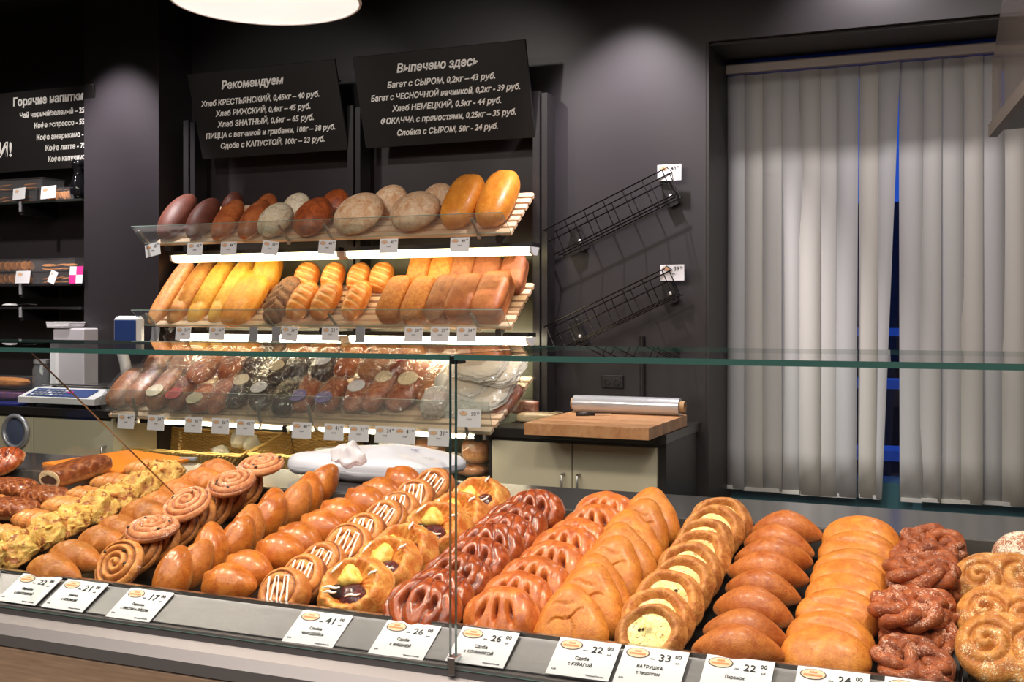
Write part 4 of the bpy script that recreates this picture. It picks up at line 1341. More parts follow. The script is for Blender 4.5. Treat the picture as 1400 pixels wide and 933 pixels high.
# slit buns with red filling
row([p_slit(s) for s in (1, 2, 3)], ((684, 848), (826, 710), 8), 54, .044, lambda w: f'oval slit bun showing red filling, {w} of its row', 'bun', 'slit buns with red filling', 17, spin_j=9, tilt_j=6, sc=1.03)
# dark cherry buns
row([p_cherry(s) for s in (1, 2, 3)], ((577, 838), (728, 706), 8), 52, .042, lambda w: f'dark glazed ridged cherry bun, {w} of its row', 'bun', 'dark cherry buns', 19, spin_j=14, tilt_j=7, sc=1.05)
# fruit danishes
row([p_danish(s) for s in (1, 2, 3)], ((486, 809), (655, 690), 6), 46, .042, lambda w: f'flaky fruit and custard pastry, {w} of its row', 'pastry', 'fruit custard pastries', 21, spin_j=30, sc=1.12)
# iced swirls
row([p_iced(s) for s in (1, 2, 3)], ((387, 813), (592, 668), 9), 56, .040, lambda w: f'brown swirl with white icing lines, {w} of its row', 'pastry', 'iced swirls', 23, spin_j=50, tilt_j=8, sc=1.06)
# glossy buns
row([p_lemon(s) for s in (1, 2, 3)], ((312, 803), (550, 664), 9), 36, .040, lambda w: f'glossy plump orange bun, {w} of its row', 'bun', 'glossy plump buns', 25, yaw=-4, spin_j=14, tilt_j=9, sc=1.14)
# rice pies standing up
row([p_ricepie(s) for s in (1, 2, 3)], ((236, 792), (442, 668), 10), 56, .042, lambda w: f'upright ridged rice pie, {w} of its row', 'pie', 'upright rice pies', 27, spins=(8, -14), spin_j=9, dx=.008, sc=1.1, tilt_j=7)
# raisin snails: the standing row, then the pink ones lying on it
row([p_snail(s) for s in (1, 2)], ((163, 773), (330, 668), 8), 54, .042, lambda w: f'upright raisin snail roll, {w} of its row', 'pastry', 'upright raisin snails', 29, spin_j=60)
for i, (u, v, tl, yw, w) in enumerate(((207, 724, 14, 12, 'nearest the glass'), (257, 690, 32, -6, 'second from the glass'), (318, 662, 20, 4, 'third from the glass'), (357, 638, 16, 0, 'rearmost'))):
    o = p_snail(20 + i, True, .050, 'pink_snail_roll')
    p = on_deck(u, v, .088 if i else .078)
    place(o, p, tl, yw, i * 70)
    tag(o, 'pink sugared snail roll lying on top of the raisin row, ' + w.replace('nearest the glass', 'frontmost'), 'pastry', 'pink snail rolls on top')
# potato pies
row([p_longpie(s, .112, .058, .05, GOLD, notch=3, point=.55) for s in (11, 12)], ((76, 786), (300, 652), 9), 32, .038, lambda w: f'matt oval potato pie, {w} of its row', 'pie', 'potato pies', 31, yaw=-2, sc=1.2, yaw_j=8)
# cheese and onion buns
row([p_onion(s) for s in (1, 2)], ((20, 756), (222, 654), 7), 26, .034, lambda w: f'lumpy yellow cheese and onion bun, {w} of its row', 'bun', 'cheese onion buns', 33, spin_j=60)
# twisted horns
row([p_horn(s) for s in (1, 2)], ((4, 738), (200, 646), 6), 20, .032, lambda w: f'pale spiral twisted horn, {w} of its row', 'pastry', 'twisted horns', 35, yaw=-4, sc=1.15)
row([p_horn(5)], ((-60, 722), (-10, 690), 2), 16, .032, lambda w: f'pale spiral twisted horn beyond the divider, {w}', 'pastry', 'twisted horns', 36)
# dark lattice rolls
L = [(16, 669, .036, 0), (62, 680, .034, -8), (14, 697, .036, 6), (-40, 690, .034, 0)]
Lw = ['behind the horns at the edge of the frame', 'with a torn end, beside the twisted horns', 'lowest by the edge of the frame', 'outermost, beyond the frame edge']
pr = p_strudel(1, .135, .062, .042)
for i, (u, v, off, yw) in enumerate(L):
    o = pr if i == 0 else copy_tree(pr)
    place(o, on_deck(u, v, off), 14, yw, 0)
    tag(o, 'dark brown lattice roll ' + Lw[i], 'pastry', 'dark lattice rolls')
o = p_strudel(7, .185, .075, .05, True)
place(o, on_deck(104, 645, .062), 0, 84, 0, .95)
o.matrix_basis = o.matrix_basis @ Matrix.Rotation(math.radians(-8), 4, 'Y')
tag(o, 'large dark roll cut open to show poppy filling, beside the orange board', 'pastry')
o = p_cherry(9); o.name = 'braided_puff'
place(o, on_deck(4, 634, .05), 40, 0, 20, .9); tag(o, 'small braided glazed puff at the far end behind the lattice rolls', 'pastry')

# things on the rear worktop
ZWK = EYE - .375
a = [PZ(58, 634, ZWK + .004), PZ(178, 616, ZWK + .004), PZ(262, 628, ZWK + .004), PZ(150, 650, ZWK + .004)]
OR = pbr('orange_plastic', (240, 136, 30), .45)
e = empty('cutting_board', tuple(a[0]), label='thin orange plastic cutting board lying on the rear worktop', cat='board')
c = sum(a, Vector()) / 4
xa_ = (a[2] - a[3]); 
mb = MB(); vs = []
for zz in (.0, .006):
    for q in a: vs.append((q.x - a[0].x, q.y - a[0].y, zz - .004))
mb.add(vs, [(0, 1, 2, 3), (7, 6, 5, 4), (0, 4, 5, 1), (1, 5, 6, 2), (2, 6, 7, 3), (3, 7, 4, 0)]).build('board_body', OR, e)
q = a[2] - a[0]
MB().box((-.03, -.01, -.003), (.012, .012, .004), M=Matrix.Translation(q) @ Matrix.Rotation(.5, 4, 'Z'), c=.001).build('board_grip', GREY, e)

# pillow of sugar
BAGW = pbr('white_plastic_sack', (200, 200, 212), .35, bump=.5, bscale=14, coat=.2)
BINK = pbr('violet_print', (84, 80, 150), .5)
p = PZ(515, 652, ZWK)
sk = empty('sugar_sack', tuple(p), (0, 0, math.radians(-4)), label='full white plastic sack with violet print lying behind the pastries', cat='sack')
def fn(V, P):
    x, y, z = V.T
    P[:, 2] *= (1 - .72 * np.maximum(np.abs(x), np.abs(y)) ** 2.2)
    P[:, 2] += .006 * nz(V, 7, 3, 3) + .002 * np.sin(14 * y + 6 * x) * np.abs(x)
    return P, 0 * x
sb = obj('sack_body', blob('sack_body', .39, .235, .078, fn, sub=5, px=5, py=5, flat=.9, lump=.02, seed=4), BAGW, sk, Matrix.Translation((0, .0, .028)))
def fn(V, P):
    P += .006 * np.stack([nz(V, 5, 1), nz(V, 6, 2), nz(V, 7, 3)], 1)
    return P, 0 * V[:, 0]
for u, v, w_, nm in ((478, 628, .075, 'white torn pouch flap lying on the sugar sack'), ):
    q = PZ(u, v, ZWK + .074)
    o = obj('plastic_bag', blob('plastic_bag', w_, .05, .05, fn, sub=4, lump=.15, ls=4, seed=8), film('milky_film', (.95, .95, .97), .05, haze=.55, hazecol=(236, 232, 240), bump=.6, bscale=20))
    o.matrix_basis = Matrix.Translation(q); tag(o, 'crumpled milky bag lying on the sugar sack', 'bag')
text('сахарный песок', .012, BINK, sk, 0.10, -.055, .054, width=.11, M=Matrix.Rotation(math.radians(14), 4, 'Z'))
text('ПЕСОК', .02, BINK, sk, .07, .0, .0660, width=.07, M=Matrix.Rotation(math.radians(6), 4, 'Z'))
# ---------------------------------------------------------------- loaves on the shelves
RYE = crust('dark_rye_crust', (120, 66, 50), (92, 48, 38), (150, 92, 66), nscale=10, bump=.35, bscale=45, rough=.5, contrast=1.2)
RYE2 = crust('brown_oval_crust', (196, 112, 62), (160, 80, 42), (214, 140, 92), nscale=7, bump=.15, bscale=40, rough=.42, coat=.1)
RIPPLE = crust('rippled_white_crust', (240, 228, 204), (226, 208, 176), (170, 130, 90), fill_c=(150, 112, 78), nscale=9, bump=.3, rough=.8)
KNOB = crust('knobbly_crust', (180, 92, 44), (132, 60, 30), (196, 118, 70), fill_c=(96, 42, 24), nscale=16, bump=.6, bscale=50, rough=.4, coat=.1)
FLOUR = crust('floury_round_crust', (242, 218, 186), (206, 144, 92), (206, 154, 104), fill_c=(190, 120, 70), nscale=9, bump=.4, bscale=50, rough=.75, dust=.3, dust_c=(232, 214, 188), dscale=160, contrast=.8)
YELL = crust('yellow_loaf_crust', (232, 158, 60), (206, 116, 34), (228, 160, 84), fill_c=(190, 104, 40), nscale=9, bump=.5, bscale=30, rough=.4, coat=.1, contrast=1.3)
BAGU = crust('baguette_crust', (220, 158, 86), (196, 120, 62), (190, 120, 80), fill_c=(200, 130, 70), nscale=8, bump=.35, bscale=40, rough=.55, dust=.1, dust_c=(236, 200, 150), dscale=160)
BAGY = crust('yellow_baguette_crust', (234, 182, 78), (214, 150, 56), (206, 136, 74), fill_c=(210, 140, 70), nscale=7, bump=.3, bscale=35, rough=.55)
CIAB = crust('ciabatta_crust', (238, 172, 60), (222, 132, 44), (200, 110, 50), fill_c=(170, 84, 36), nscale=10, bump=.6, bscale=36, rough=.45, contrast=1.3)
PLAIT = crust('poppy_plait_crust', (190, 130, 86), (146, 96, 66), (212, 132, 76), fill_c=(92, 74, 66), nscale=30, bump=.8, bscale=160, rough=.5, fleck=(70, 62, 62), fleck_amt=.10, fscale=120)
BATON = crust('slashed_baton_crust', (226, 146, 66), (206, 112, 44), (214, 150, 90), fill_c=(246, 210, 140), nscale=10, bump=.15, rough=.4, coat=.15)
TIN1 = crust('light_tin_crust', (222, 146, 66), (196, 110, 44), (226, 180, 110), fill_c=(240, 196, 110), nscale=24, bump=.6, bscale=70, rough=.5)
TIN2 = crust('brown_tin_crust', (182, 116, 70), (150, 86, 50), (206, 140, 92), nscale=12, bump=.3, bscale=60, rough=.5)
TIN3 = crust('red_tin_crust', (190, 116, 66), (166, 90, 48), (216, 146, 96), nscale=7, bump=.2, bscale=50, rough=.5)
TIN4 = crust('dark_tin_crust', (166, 100, 66), (140, 78, 50), (190, 126, 84), nscale=9, bump=.25, bscale=50, rough=.55)
WRAPL = crust('wrapped_loaf_crust', (190, 126, 80), (150, 92, 58), (206, 150, 100), nscale=10, bump=.3, rough=.5)
WRAPD = crust('dark_wrapped_crust', (74, 54, 46), (46, 34, 30), (90, 66, 54), nscale=10, bump=.3, rough=.5)
BAGF = film('bread_bag_film', (.98, .98, .98), .10, haze=.01, rough=.07, bump=.9, bscale=30)
BAGW2 = film('white_bag_film', (.9, .9, .9), .08, haze=.42, hazecol=(228, 224, 214), rough=.14, bump=1.0, bscale=18)

def f_none(V, P): return P, 0 * V[:, 0]
def f_baton(V, P):
    x, y, z = V.T; f = 0 * x
    for c in np.linspace(-.7, .7, 5):
        g = np.exp(-((x - c - .22 * y) / .035) ** 2) * np.clip(z, 0, 1) * (np.abs(y) < .8)
        P[:, 2] -= .006 * g; f = f + g * .9
    return P, f
def f_plait(V, P):
    x, y, z = V.T
    a = np.abs(np.sin(8.5 * x + 2.6 * y)); b_ = np.abs(np.sin(8.5 * x - 2.6 * y + 1.57))
    k = np.where(y > 0, a, b_)
    P[:, 1:] *= (.78 + .3 * k ** .6)[:, None]
    return P, np.exp(-(k / .25) ** 2) * .6
def f_ripple(V, P):
    x, y, z = V.T
    r = np.sqrt((x - .1) ** 2 + (y - .7) ** 2)
    k = np.abs(np.sin(26 * r))
    P[:, 2] += .003 * k * np.clip(z, 0, 1)
    return P, np.exp(-(k / .3) ** 2) * .5 * (z > 0)
def f_knob(V, P):
    n = nz(V, 7, 3, 3)
    P = P * (1 + .03 * n)[:, None]
    return P, np.clip(-n - .5, 0, 1)
def f_flour(V, P):
    x, y, z = V.T
    n = nz(V, 4, 5, 2)
    g = np.exp(-(n / .12) ** 2) * np.clip(z, 0, 1)
    P[:, 2] -= .0035 * g
    return P, .4 * g
def f_wrinkle(V, P):
    n = nz(V * np.array([1, 2.2, 1]), 5, 7, 3)
    g = np.exp(-(n / .15) ** 2)
    P[:, 2] -= .004 * g * np.clip(V[:, 2], 0, 1)
    return P, .3 * g
def f_tin(V, P):
    x, y, z = V.T
    t = np.clip(z, 0, 1)
    # pinched waist under the risen crown
    P[:, 1] *= 1 + .05 * np.exp(-((z - .45) / .2) ** 2); P[:, 0] *= 1 + .03 * np.exp(-((z - .45) / .2) ** 2)
    return P, np.exp(-((z - .28) / .07) ** 2) * .4

SPEC = {  # mat, T, fn, blob kwargs
 'rye': (RYE, .10, f_none, dict(lump=.03, flat=.8)), 'brown': (RYE2, .09, f_none, dict(lump=.02, flat=.8)),
 'ripple': (RIPPLE, .10, f_ripple, dict(flat=.8)), 'knob': (KNOB, .10, f_knob, dict(flat=.8, lump=.05)),
 'flour': (FLOUR, .10, f_flour, dict(flat=.7, lump=.03)), 'yellow': (YELL, .11, f_wrinkle, dict(px=2.8, py=2.4, flat=.8)),
 'baguette': (BAGU, .075, f_wrinkle, dict(px=3.2, py=2, flat=.8, lump=.02)), 'ybaguette': (BAGY, .075, f_wrinkle, dict(px=3.2, py=2, flat=.8, lump=.02)),
 'ciabatta': (CIAB, .07, f_wrinkle, dict(px=2.8, py=2.6, flat=.8, lump=.05)), 'plait': (PLAIT, .08, f_plait, dict(px=2.5, flat=.9, sub=5)),
 'baton': (BATON, .085, f_baton, dict(px=2.4, flat=.8, sub=5)), 'tin1': (TIN1, .11, f_tin, dict(px=4.5, py=4.5, flat=1, lump=.015)),
 'tin2': (TIN2, .11, f_tin, dict(px=5, py=5, flat=1, lump=.012)), 'tin3': (TIN3, .12, f_tin, dict(px=6, py=6, flat=1, lump=.008)), 'tin4': (TIN4, .11, f_tin, dict(px=4.5, py=4.5, flat=1, lump=.012)),
}
NAMES = {'rye': 'rye_loaf', 'brown': 'brown_loaf', 'ripple': 'rippled_loaf', 'knob': 'knobbly_loaf', 'flour': 'round_loaf', 'yellow': 'yellow_loaf', 'baguette': 'baguette', 'ybaguette': 'baguette',
 'ciabatta': 'ciabatta', 'plait': 'poppy_plait', 'baton': 'baton_loaf', 'tin1': 'tin_loaf', 'tin2': 'tin_loaf', 'tin3': 'tin_loaf', 'tin4': 'tin_loaf'}
def loaf(kind, u, v, w, h, S, label, group, beta=48, back=None, lean=0, seed=None, T=None):
    mat, T0_, fn, kw = SPEC[kind]
    T = T or T0_
    if back is None: p = PP(u, v, S['o'] + S['n'] * (T * .5 + .002), S['n'])
    else: p = PY(u, v, back)
    t = p.y / ray(u, v).y
    be = math.radians(beta)
    W = w * t / FPX
    hh = h * t / FPX
    L = math.sqrt(max(.01, hh ** 2 - (T * math.cos(be)) ** 2)) / math.sin(be)
    kw = dict(kw); sub = kw.pop('sub', 4)
    me = blob(NAMES[kind], L, W, T, fn, sub=sub, seed=seed or int(u), **kw)
    ey = Vector((math.sin(math.radians(lean)), math.cos(be), math.sin(be))).normalized()
    M = frame(p, ey, (-1, 0, 0))
    o = obj(NAMES[kind], me, mat)
    o.matrix_basis = M
    return tag(o, label, 'bread', group)

g1, g2 = 'loaves on the top shelf', 'loaves on the middle shelf'
for k, u, v, w, h, lab in (
  ('rye', 243, 296, 46, 66, 'darkest rye loaf, first on the top shelf beside the column'), ('rye', 278, 299, 38, 60, 'smooth dark brown rye loaf, second on the top shelf'),
  ('brown', 312, 301, 36, 60, 'chestnut oval loaf next to the dark rye loaves'), ('brown', 348, 301, 38, 58, 'lighter chestnut oval loaf beside the rippled white loaf'),
  ('ripple', 377, 302, 50, 50, 'white floury loaf with rippled rings, on the top shelf'), ('knob', 428, 297, 54, 56, 'red-brown knobbly round loaf on the top shelf'),
  ('flour', 491, 293, 72, 60, 'large floury round loaf beside the knobbly one'), ('flour', 568, 290, 72, 58, 'large floury round loaf beside the big yellow loaves'),
  ('yellow', 634, 276, 50, 76, 'big orange-yellow crackled loaf leaning beside the last one'), ('yellow', 681, 273, 50, 80, 'big golden loaf at the end of the top shelf')):
    loaf(k, u, v, w, h, S1, lab, g1, 46)
for k, u, v, w, h, lab in (
  ('rye', 318, 283, 30, 42, 'small dark loaf peeping out behind the chestnut ovals'), ('brown', 363, 288, 34, 48, 'chestnut loaf behind, reaching up beside the white loaves'),
  ('ripple', 405, 286, 44, 46, 'white rippled loaf in the rear row of the top shelf'), ('knob', 458, 282, 46, 48, 'red-brown loaf in the rear row of the top shelf'),
  ('flour', 533, 277, 54, 50, 'floury round loaf in the rear row, between the two big ones'), ('flour', 598, 275, 50, 50, 'floury round loaf in the rear row beside the yellow loaves')):
    loaf(k, u, v, w, h, S1, lab, g1, 62, back=4.48, T=.08)
for k, u, v, w, h, lab in (
  ('baguette', 237, 398, 29, 92, 'brown baguette, first on the middle shelf by the column'), ('baguette', 263, 398, 29, 92, 'brown baguette, second on the middle shelf'),
  ('ybaguette', 290, 397, 31, 92, 'yellow baguette, third along the middle shelf'), ('ybaguette', 319, 397, 33, 92, 'pale yellow baguette beside the big rumpled loaf'),
  ('ciabatta', 338, 406, 58, 76, 'big rumpled yellow-orange loaf on the middle shelf'), ('plait', 387, 410, 42, 64, 'grey poppy seed plait on the middle shelf'),
  ('baton', 414, 412, 36, 54, 'slashed baton, first of three beside the poppy plait'), ('baton', 447, 411, 36, 54, 'slashed baton, middle of the front three'),
  ('baton', 488, 411, 34, 54, 'slashed baton next to the pale tin loaves'),
  ('tin1', 541, 410, 36, 60, 'rough golden tin loaf, first of the front tin loaves'), ('tin1', 574, 411, 36, 60, 'rough golden tin loaf, second of the front tin loaves'),
  ('tin2', 607, 409, 36, 60, 'wrinkled brown tin loaf, third of the front tin loaves'), ('tin3', 636, 409, 40, 60, 'smooth reddish tin loaf, fourth of the front tin loaves'),
  ('tin3', 674, 407, 44, 63, 'smooth reddish tin loaf at the end of the front row')):
    loaf(k, u, v, w, h, S2, lab, g2, 47)
for k, u, v, w, h, lab in (
  ('ciabatta', 366, 374, 42, 52, 'flat yellow loaf standing behind the rumpled loaf'), ('baton', 420, 380, 36, 42, 'pale slashed baton behind the poppy plait'), ('baton', 456, 380, 32, 42, 'slashed baton behind the front three, near the light'),
  ('baton', 491, 381, 32, 42, 'yellow baton behind the last front baton'), ('baton', 522, 380, 34, 42, 'bright yellow baton behind, beside the tin loaves'),
  ('tin1', 575, 370, 32, 46, 'golden tin loaf, first of the rear tin loaves'), ('tin1', 605, 372, 34, 44, 'golden tin loaf, second of the rear tin loaves'),
  ('tin2', 634, 371, 34, 46, 'cracked brown tin loaf in the rear row'), ('tin4', 667, 372, 40, 46, 'dull brown tin loaf in the rear row'), ('tin4', 702, 377, 36, 52, 'dark tin loaf at the end of the rear row')):
    loaf(k, u, v, w, h, S2, lab, g2, 62, back=4.47, T=.085)

# ---- wrapped bread on the lowest shelf
def bagged(u, v, w, h, label, dark=False, white=False, ang=0, card=None, T=.09, off=None, mat=None, name='wrapped_loaf', be=40, tuft=True):
    off = T * .55 if off is None else off
    p = PP(u, v, S3['o'] + S3['n'] * (off + .004), S3['n'])
    t = p.y / ray(u, v).y
    W = w * t / FPX; b = math.radians(be)
    L = math.sqrt(max(.008, (h * t / FPX) ** 2 - (T * math.cos(b)) ** 2)) / math.sin(b)
    ey = Vector((math.sin(math.radians(ang)), math.cos(b), math.sin(b))).normalized()
    e = empty(name, label=label, cat='bread', group='plastic wrapped loaves on the lowest shelf')
    e.matrix_basis = frame(p, ey, (-1, 0, 0))
    s = int(u * 7 + v)
    obj('loaf', blob('loaf', L * .88, W * .9, T * .85, f_none, sub=3, px=3, py=3, flat=.9, lump=.04, seed=s), mat or (WRAPD if dark else WRAPL), e)
    def fw(V, P):
        n = nz(V, 9, s, 3); m = nz(V * np.array([.5, 2.5, 1]), 8, s + 1, 2)
        q_ = nz(V, 22, s + 5, 2)
        P = P * (1.03 + .05 * n + .10 * np.abs(m) + .08 * np.abs(q_))[:, None]
        return P, 0 * V[:, 0]
    bg_ = obj('bag', blob('bag', L, W, T, fw, sub=4, px=3.4, py=3, flat=.9, lump=.03, seed=s), BAGW2 if white else BAGF, e)
    bg_.data.polygons.foreach_set('use_smooth', [False] * len(bg_.data.polygons))
    if tuft:
        mb = MB(); n = 10; rr = random.Random(s)
        ring0 = [Vector((L * .46, .018 * math.cos(a), T * .2 + .018 * math.sin(a))) for a in np.linspace(0, 6.283, n, endpoint=False)]
        ring1 = [Vector((L * .46 + .045 + rr.uniform(-.01, .015), .042 * math.cos(a) + rr.uniform(-.012, .012), T * .3 + .03 * math.sin(a) + rr.uniform(-.01, .01))) for a in np.linspace(0, 6.283, n, endpoint=False)]
        mb.add(ring0 + ring1, [(i, (i + 1) % n, n + (i + 1) % n, n + i) for i in range(n)])
        mb.build('bag_tail', BAGW2 if white else BAGF, e, smooth=True)
    if card:
        z = T * .48
        pts = [(L * card[0] * .5 + W * .3 * math.cos(a), W * .34 * math.sin(a), z + .004) for a in np.linspace(0, 6.283, 18, endpoint=False)]
        MB().add(pts + [(a, b_, c - .004) for a, b_, c in pts], [tuple(range(18))] + [(i, (i + 1) % 18, 18 + (i + 1) % 18, 18 + i) for i in range(18)]).build('paper_label', pbr('bag_label_' + card[1], {'c': (226, 206, 168), 'w': (226, 222, 224), 'v': (120, 104, 160), 'r': (190, 60, 52)}[card[1]], .5), e)
    return e
AMB = crust('amber_loaf', (196, 104, 44), (150, 74, 34), nscale=8, bump=.3)
RED = crust('reddish_loaf', (186, 112, 74), (140, 72, 50), nscale=8, bump=.3)
PALE = crust('pale_flat_bread', (234, 212, 170), (222, 178, 110), nscale=9, bump=.3, contrast=1.2)
B = bagged
B(218, 496, 40, 44, 'clear bagged loaf behind the first two, under the glass edge', off=.11)
B(252, 497, 40, 44, 'clear bagged brown loaf in the rear, second along', off=.11)
B(172, 530, 38, 56, 'bagged brown loaf at the end beside the scales', off=.06, tuft=False)
B(200, 524, 40, 64, 'bagged brown loaf, second from the scales', off=.06)
B(226, 532, 38, 58, 'bagged loaf with shiny folds, third from the scales', off=.06, card=(-.4, 'c'))
B(252, 536, 36, 50, 'bagged loaf with red printed ends, fourth from the scales', off=.06, mat=RED, card=(-.5, 'r'))
B(286, 500, 46, 50, 'large amber bag lying on top of the others', off=.13, mat=AMB, be=30)
B(278, 545, 36, 40, 'bagged loaf with an orange end under the amber bag', off=.05, mat=AMB, card=(-.5, 'c'))
B(318, 502, 34, 44, 'twisted amber bag beside the black bags', off=.12, mat=AMB)
B(306, 538, 34, 56, 'slim bagged loaf between the amber and the black bags', off=.05, mat=RED)
B(333, 532, 36, 58, 'black loaf in a bag with a cream label, first of the black ones', True, off=.05, card=(.1, 'c'))
B(352, 496, 34, 40, 'black bagged loaf in the rear of the black ones', True, off=.11)
B(362, 534, 36, 56, 'black bagged loaf with a slanting white label', True, off=.055, card=(-.2, 'w'), ang=-8)
B(383, 510, 34, 50, 'black bagged loaf with a cream oval, rear middle', True, off=.10, card=(0, 'c'))
B(393, 545, 34, 48, 'black bagged loaf, last of the front black ones', True, off=.05)
B(412, 502, 34, 44, 'dark bag with silvery folds behind the black loaves', True, off=.11)
B(420, 538, 38, 52, 'crinkled red-brown bag next to the black loaves', off=.05, mat=RED, card=(-.5, 'v'))
B(446, 502, 36, 44, 'black and green printed bag in the rear row', True, off=.12, card=(0, 'w'))
B(455, 540, 38, 50, 'bag with violet base and round label', off=.05, mat=RED, card=(-.55, 'v'))
B(476, 500, 34, 42, 'orange-brown bag in the rear row, before the ovals', off=.12, mat=AMB)
B(492, 538, 38, 54, 'bag with violet base and white label', off=.05, mat=RED, card=(0, 'w'))
B(512, 500, 40, 50, 'clear bagged oval loaf in the rear row', off=.12, mat=WRAPL)
B(524, 532, 38, 66, 'long bagged loaf with an orange oval, front row', off=.055, mat=RED, card=(.2, 'c'), ang=10)
B(552, 498, 36, 44, 'bag with a red flower print in the rear row', off=.12, mat=RED, card=(0, 'r'))
B(562, 528, 44, 74, 'largest clear bagged loaf with an oval label, leaning by the glass joint', off=.06, mat=RED, card=(0, 'c'), ang=14)
B(598, 520, 40, 66, 'clear bag next to the glass joint', off=.06, mat=WRAPL, ang=10)
B(596, 552, 34, 36, 'small white bag at the front by the glass joint', white=True, off=.04)
for i, (u, v, w, h, off, lab) in enumerate(((640, 536, 66, 60, .045, 'bottom'), (668, 526, 72, 60, .065, 'second'), (640, 512, 80, 56, .095, 'third'), (682, 503, 66, 44, .12, 'fourth'), (655, 497, 76, 40, .15, 'top'))):
    B(u, v, w, h, f'white bag of flatbread, {lab} in the silvery stack by the shelf end', white=True, T=.045, off=off, mat=PALE, name='flatbread_bag', tuft=(i % 2 == 1), ang=8)
B(693, 552, 26, 58, 'small clear bag of red-brown sticks leaning on the shelf end', off=.0, mat=RED, T=.06, ang=24, be=52, card=None)

# ---- packs on the right worktop beside the shelf
ZC = EYE - .46
def pack(u, v, z, size, label, mat, rot, nm='paper_pack', film_m=None):
    p = PZ(u, v, z)
    e = empty(nm, tuple(p), (0, 0, math.radians(rot)), label=label, cat='pack')
    obj('contents', blob('contents', size[0], size[1], size[2], f_none, sub=4, px=9, py=9, flat=1, lump=.03, seed=3), mat, e, Matrix.Translation((0, 0, size[2] * .5)))
    if film_m: obj('wrapper', blob('wrapper', size[0] * 1.06, size[1] * 1.08, size[2] * 1.1, f_knob, sub=4, px=7, py=7, flat=1, lump=.05, seed=5), film_m, e, Matrix.Translation((0, 0, size[2] * .53)))
    return e
KRAFT = pbr('kraft_paper', (196, 166, 124), .7, var=.1, bump=.5, bscale=20)
pack(735, 577, ZC, (.16, .12, .04), 'flat tan bread pack on the worktop beside the shelf', PALE, 8, film_m=BAGF)
pack(752, 567, ZC + .0, (.26, .16, .022), 'flat sheet of kraft paper parcel behind the cutting board', KRAFT, 14)
pack(718, 566, ZC + .02, (.12, .1, .06), 'crumpled clear pouch with violet print leaning at the shelf end', RED, 20, 'pouch', BAGF)

# cutting board, roll, knife
yb0, yb1 = 3.88, 4.44
xl_, xr_ = PY(716, 579, yb0).x, PY(887, 585, yb0).x
cbd = empty('butcher_block', (xl_, yb0, ZC + .001), label='thick beech butcher block overhanging the black worktop', cat='board')
nb = 9; wy = (yb1 - yb0) / nb
for k in range(nb):
    MB().box((0, k * wy + .0003, 0), (xr_ - xl_, (k + 1) * wy - .0003, .045), c=.0012).build('stave', BEECH, cbd)
pa, pb = PZ(787, 560, ZC + .08), PZ(932, 569, ZC + .08)
pa = PY(786, 554, 4.38); pb = PY(930, 557, 4.38)
ra = .036
fr_ = empty('film_roll', (pa.x, 4.38, ZC + .046 + ra), label='roll of clear cling film lying on the butcher block', cat='roll')
Lr = pb.x - pa.x
RX = Matrix.Rotation(math.pi / 2, 4, 'Y')
MB().lathe([(.02, 0), (ra, 0), (ra, Lr), (.02, Lr)], 32, RX).build('film_wrap', pbr('film_silver', (186, 186, 192), .22, .35, bump=.5, bscale=30), fr_, smooth=False)
MB().lathe([(.0195, -.012), (.024, -.012), (.024, Lr + .02), (.0195, Lr + .02), (.0195, -.012)], 24, RX).build('cardboard_core', pbr('core_card', (176, 136, 96), .7), fr_)
q0 = PZ(788, 567, ZC + .052); q1 = PZ(832, 566, ZC + .052)
kn = empty('knife', tuple(q0), label='black handled knife lying on the butcher block', cat='knife')
dv_ = q1 - q0
MB().tube([(0, 0, 0), tuple(dv_ * .28), tuple(dv_ * .56)], [.008, .010, .009], 8).build('handle', pbr('knife_handle', (34, 26, 24), .4), kn, smooth=True)
pd = Vector((-dv_.y, dv_.x, 0)).normalized() * .009
MB().add([dv_ * .56 - pd, dv_ * .95 - pd * .6, dv_ * 1.1 + pd * .4, dv_ * .56 + pd] + [v_ + Vector((0, 0, .0015)) for v_ in (dv_ * .56 - pd, dv_ * .95 - pd * .6, dv_ * 1.1 + pd * .4, dv_ * .56 + pd)], [(3, 2, 1, 0), (4, 5, 6, 7), (0, 1, 5, 4), (1, 2, 6, 5), (2, 3, 7, 6), (3, 0, 4, 7)]).build('blade', STEEL_S, kn)

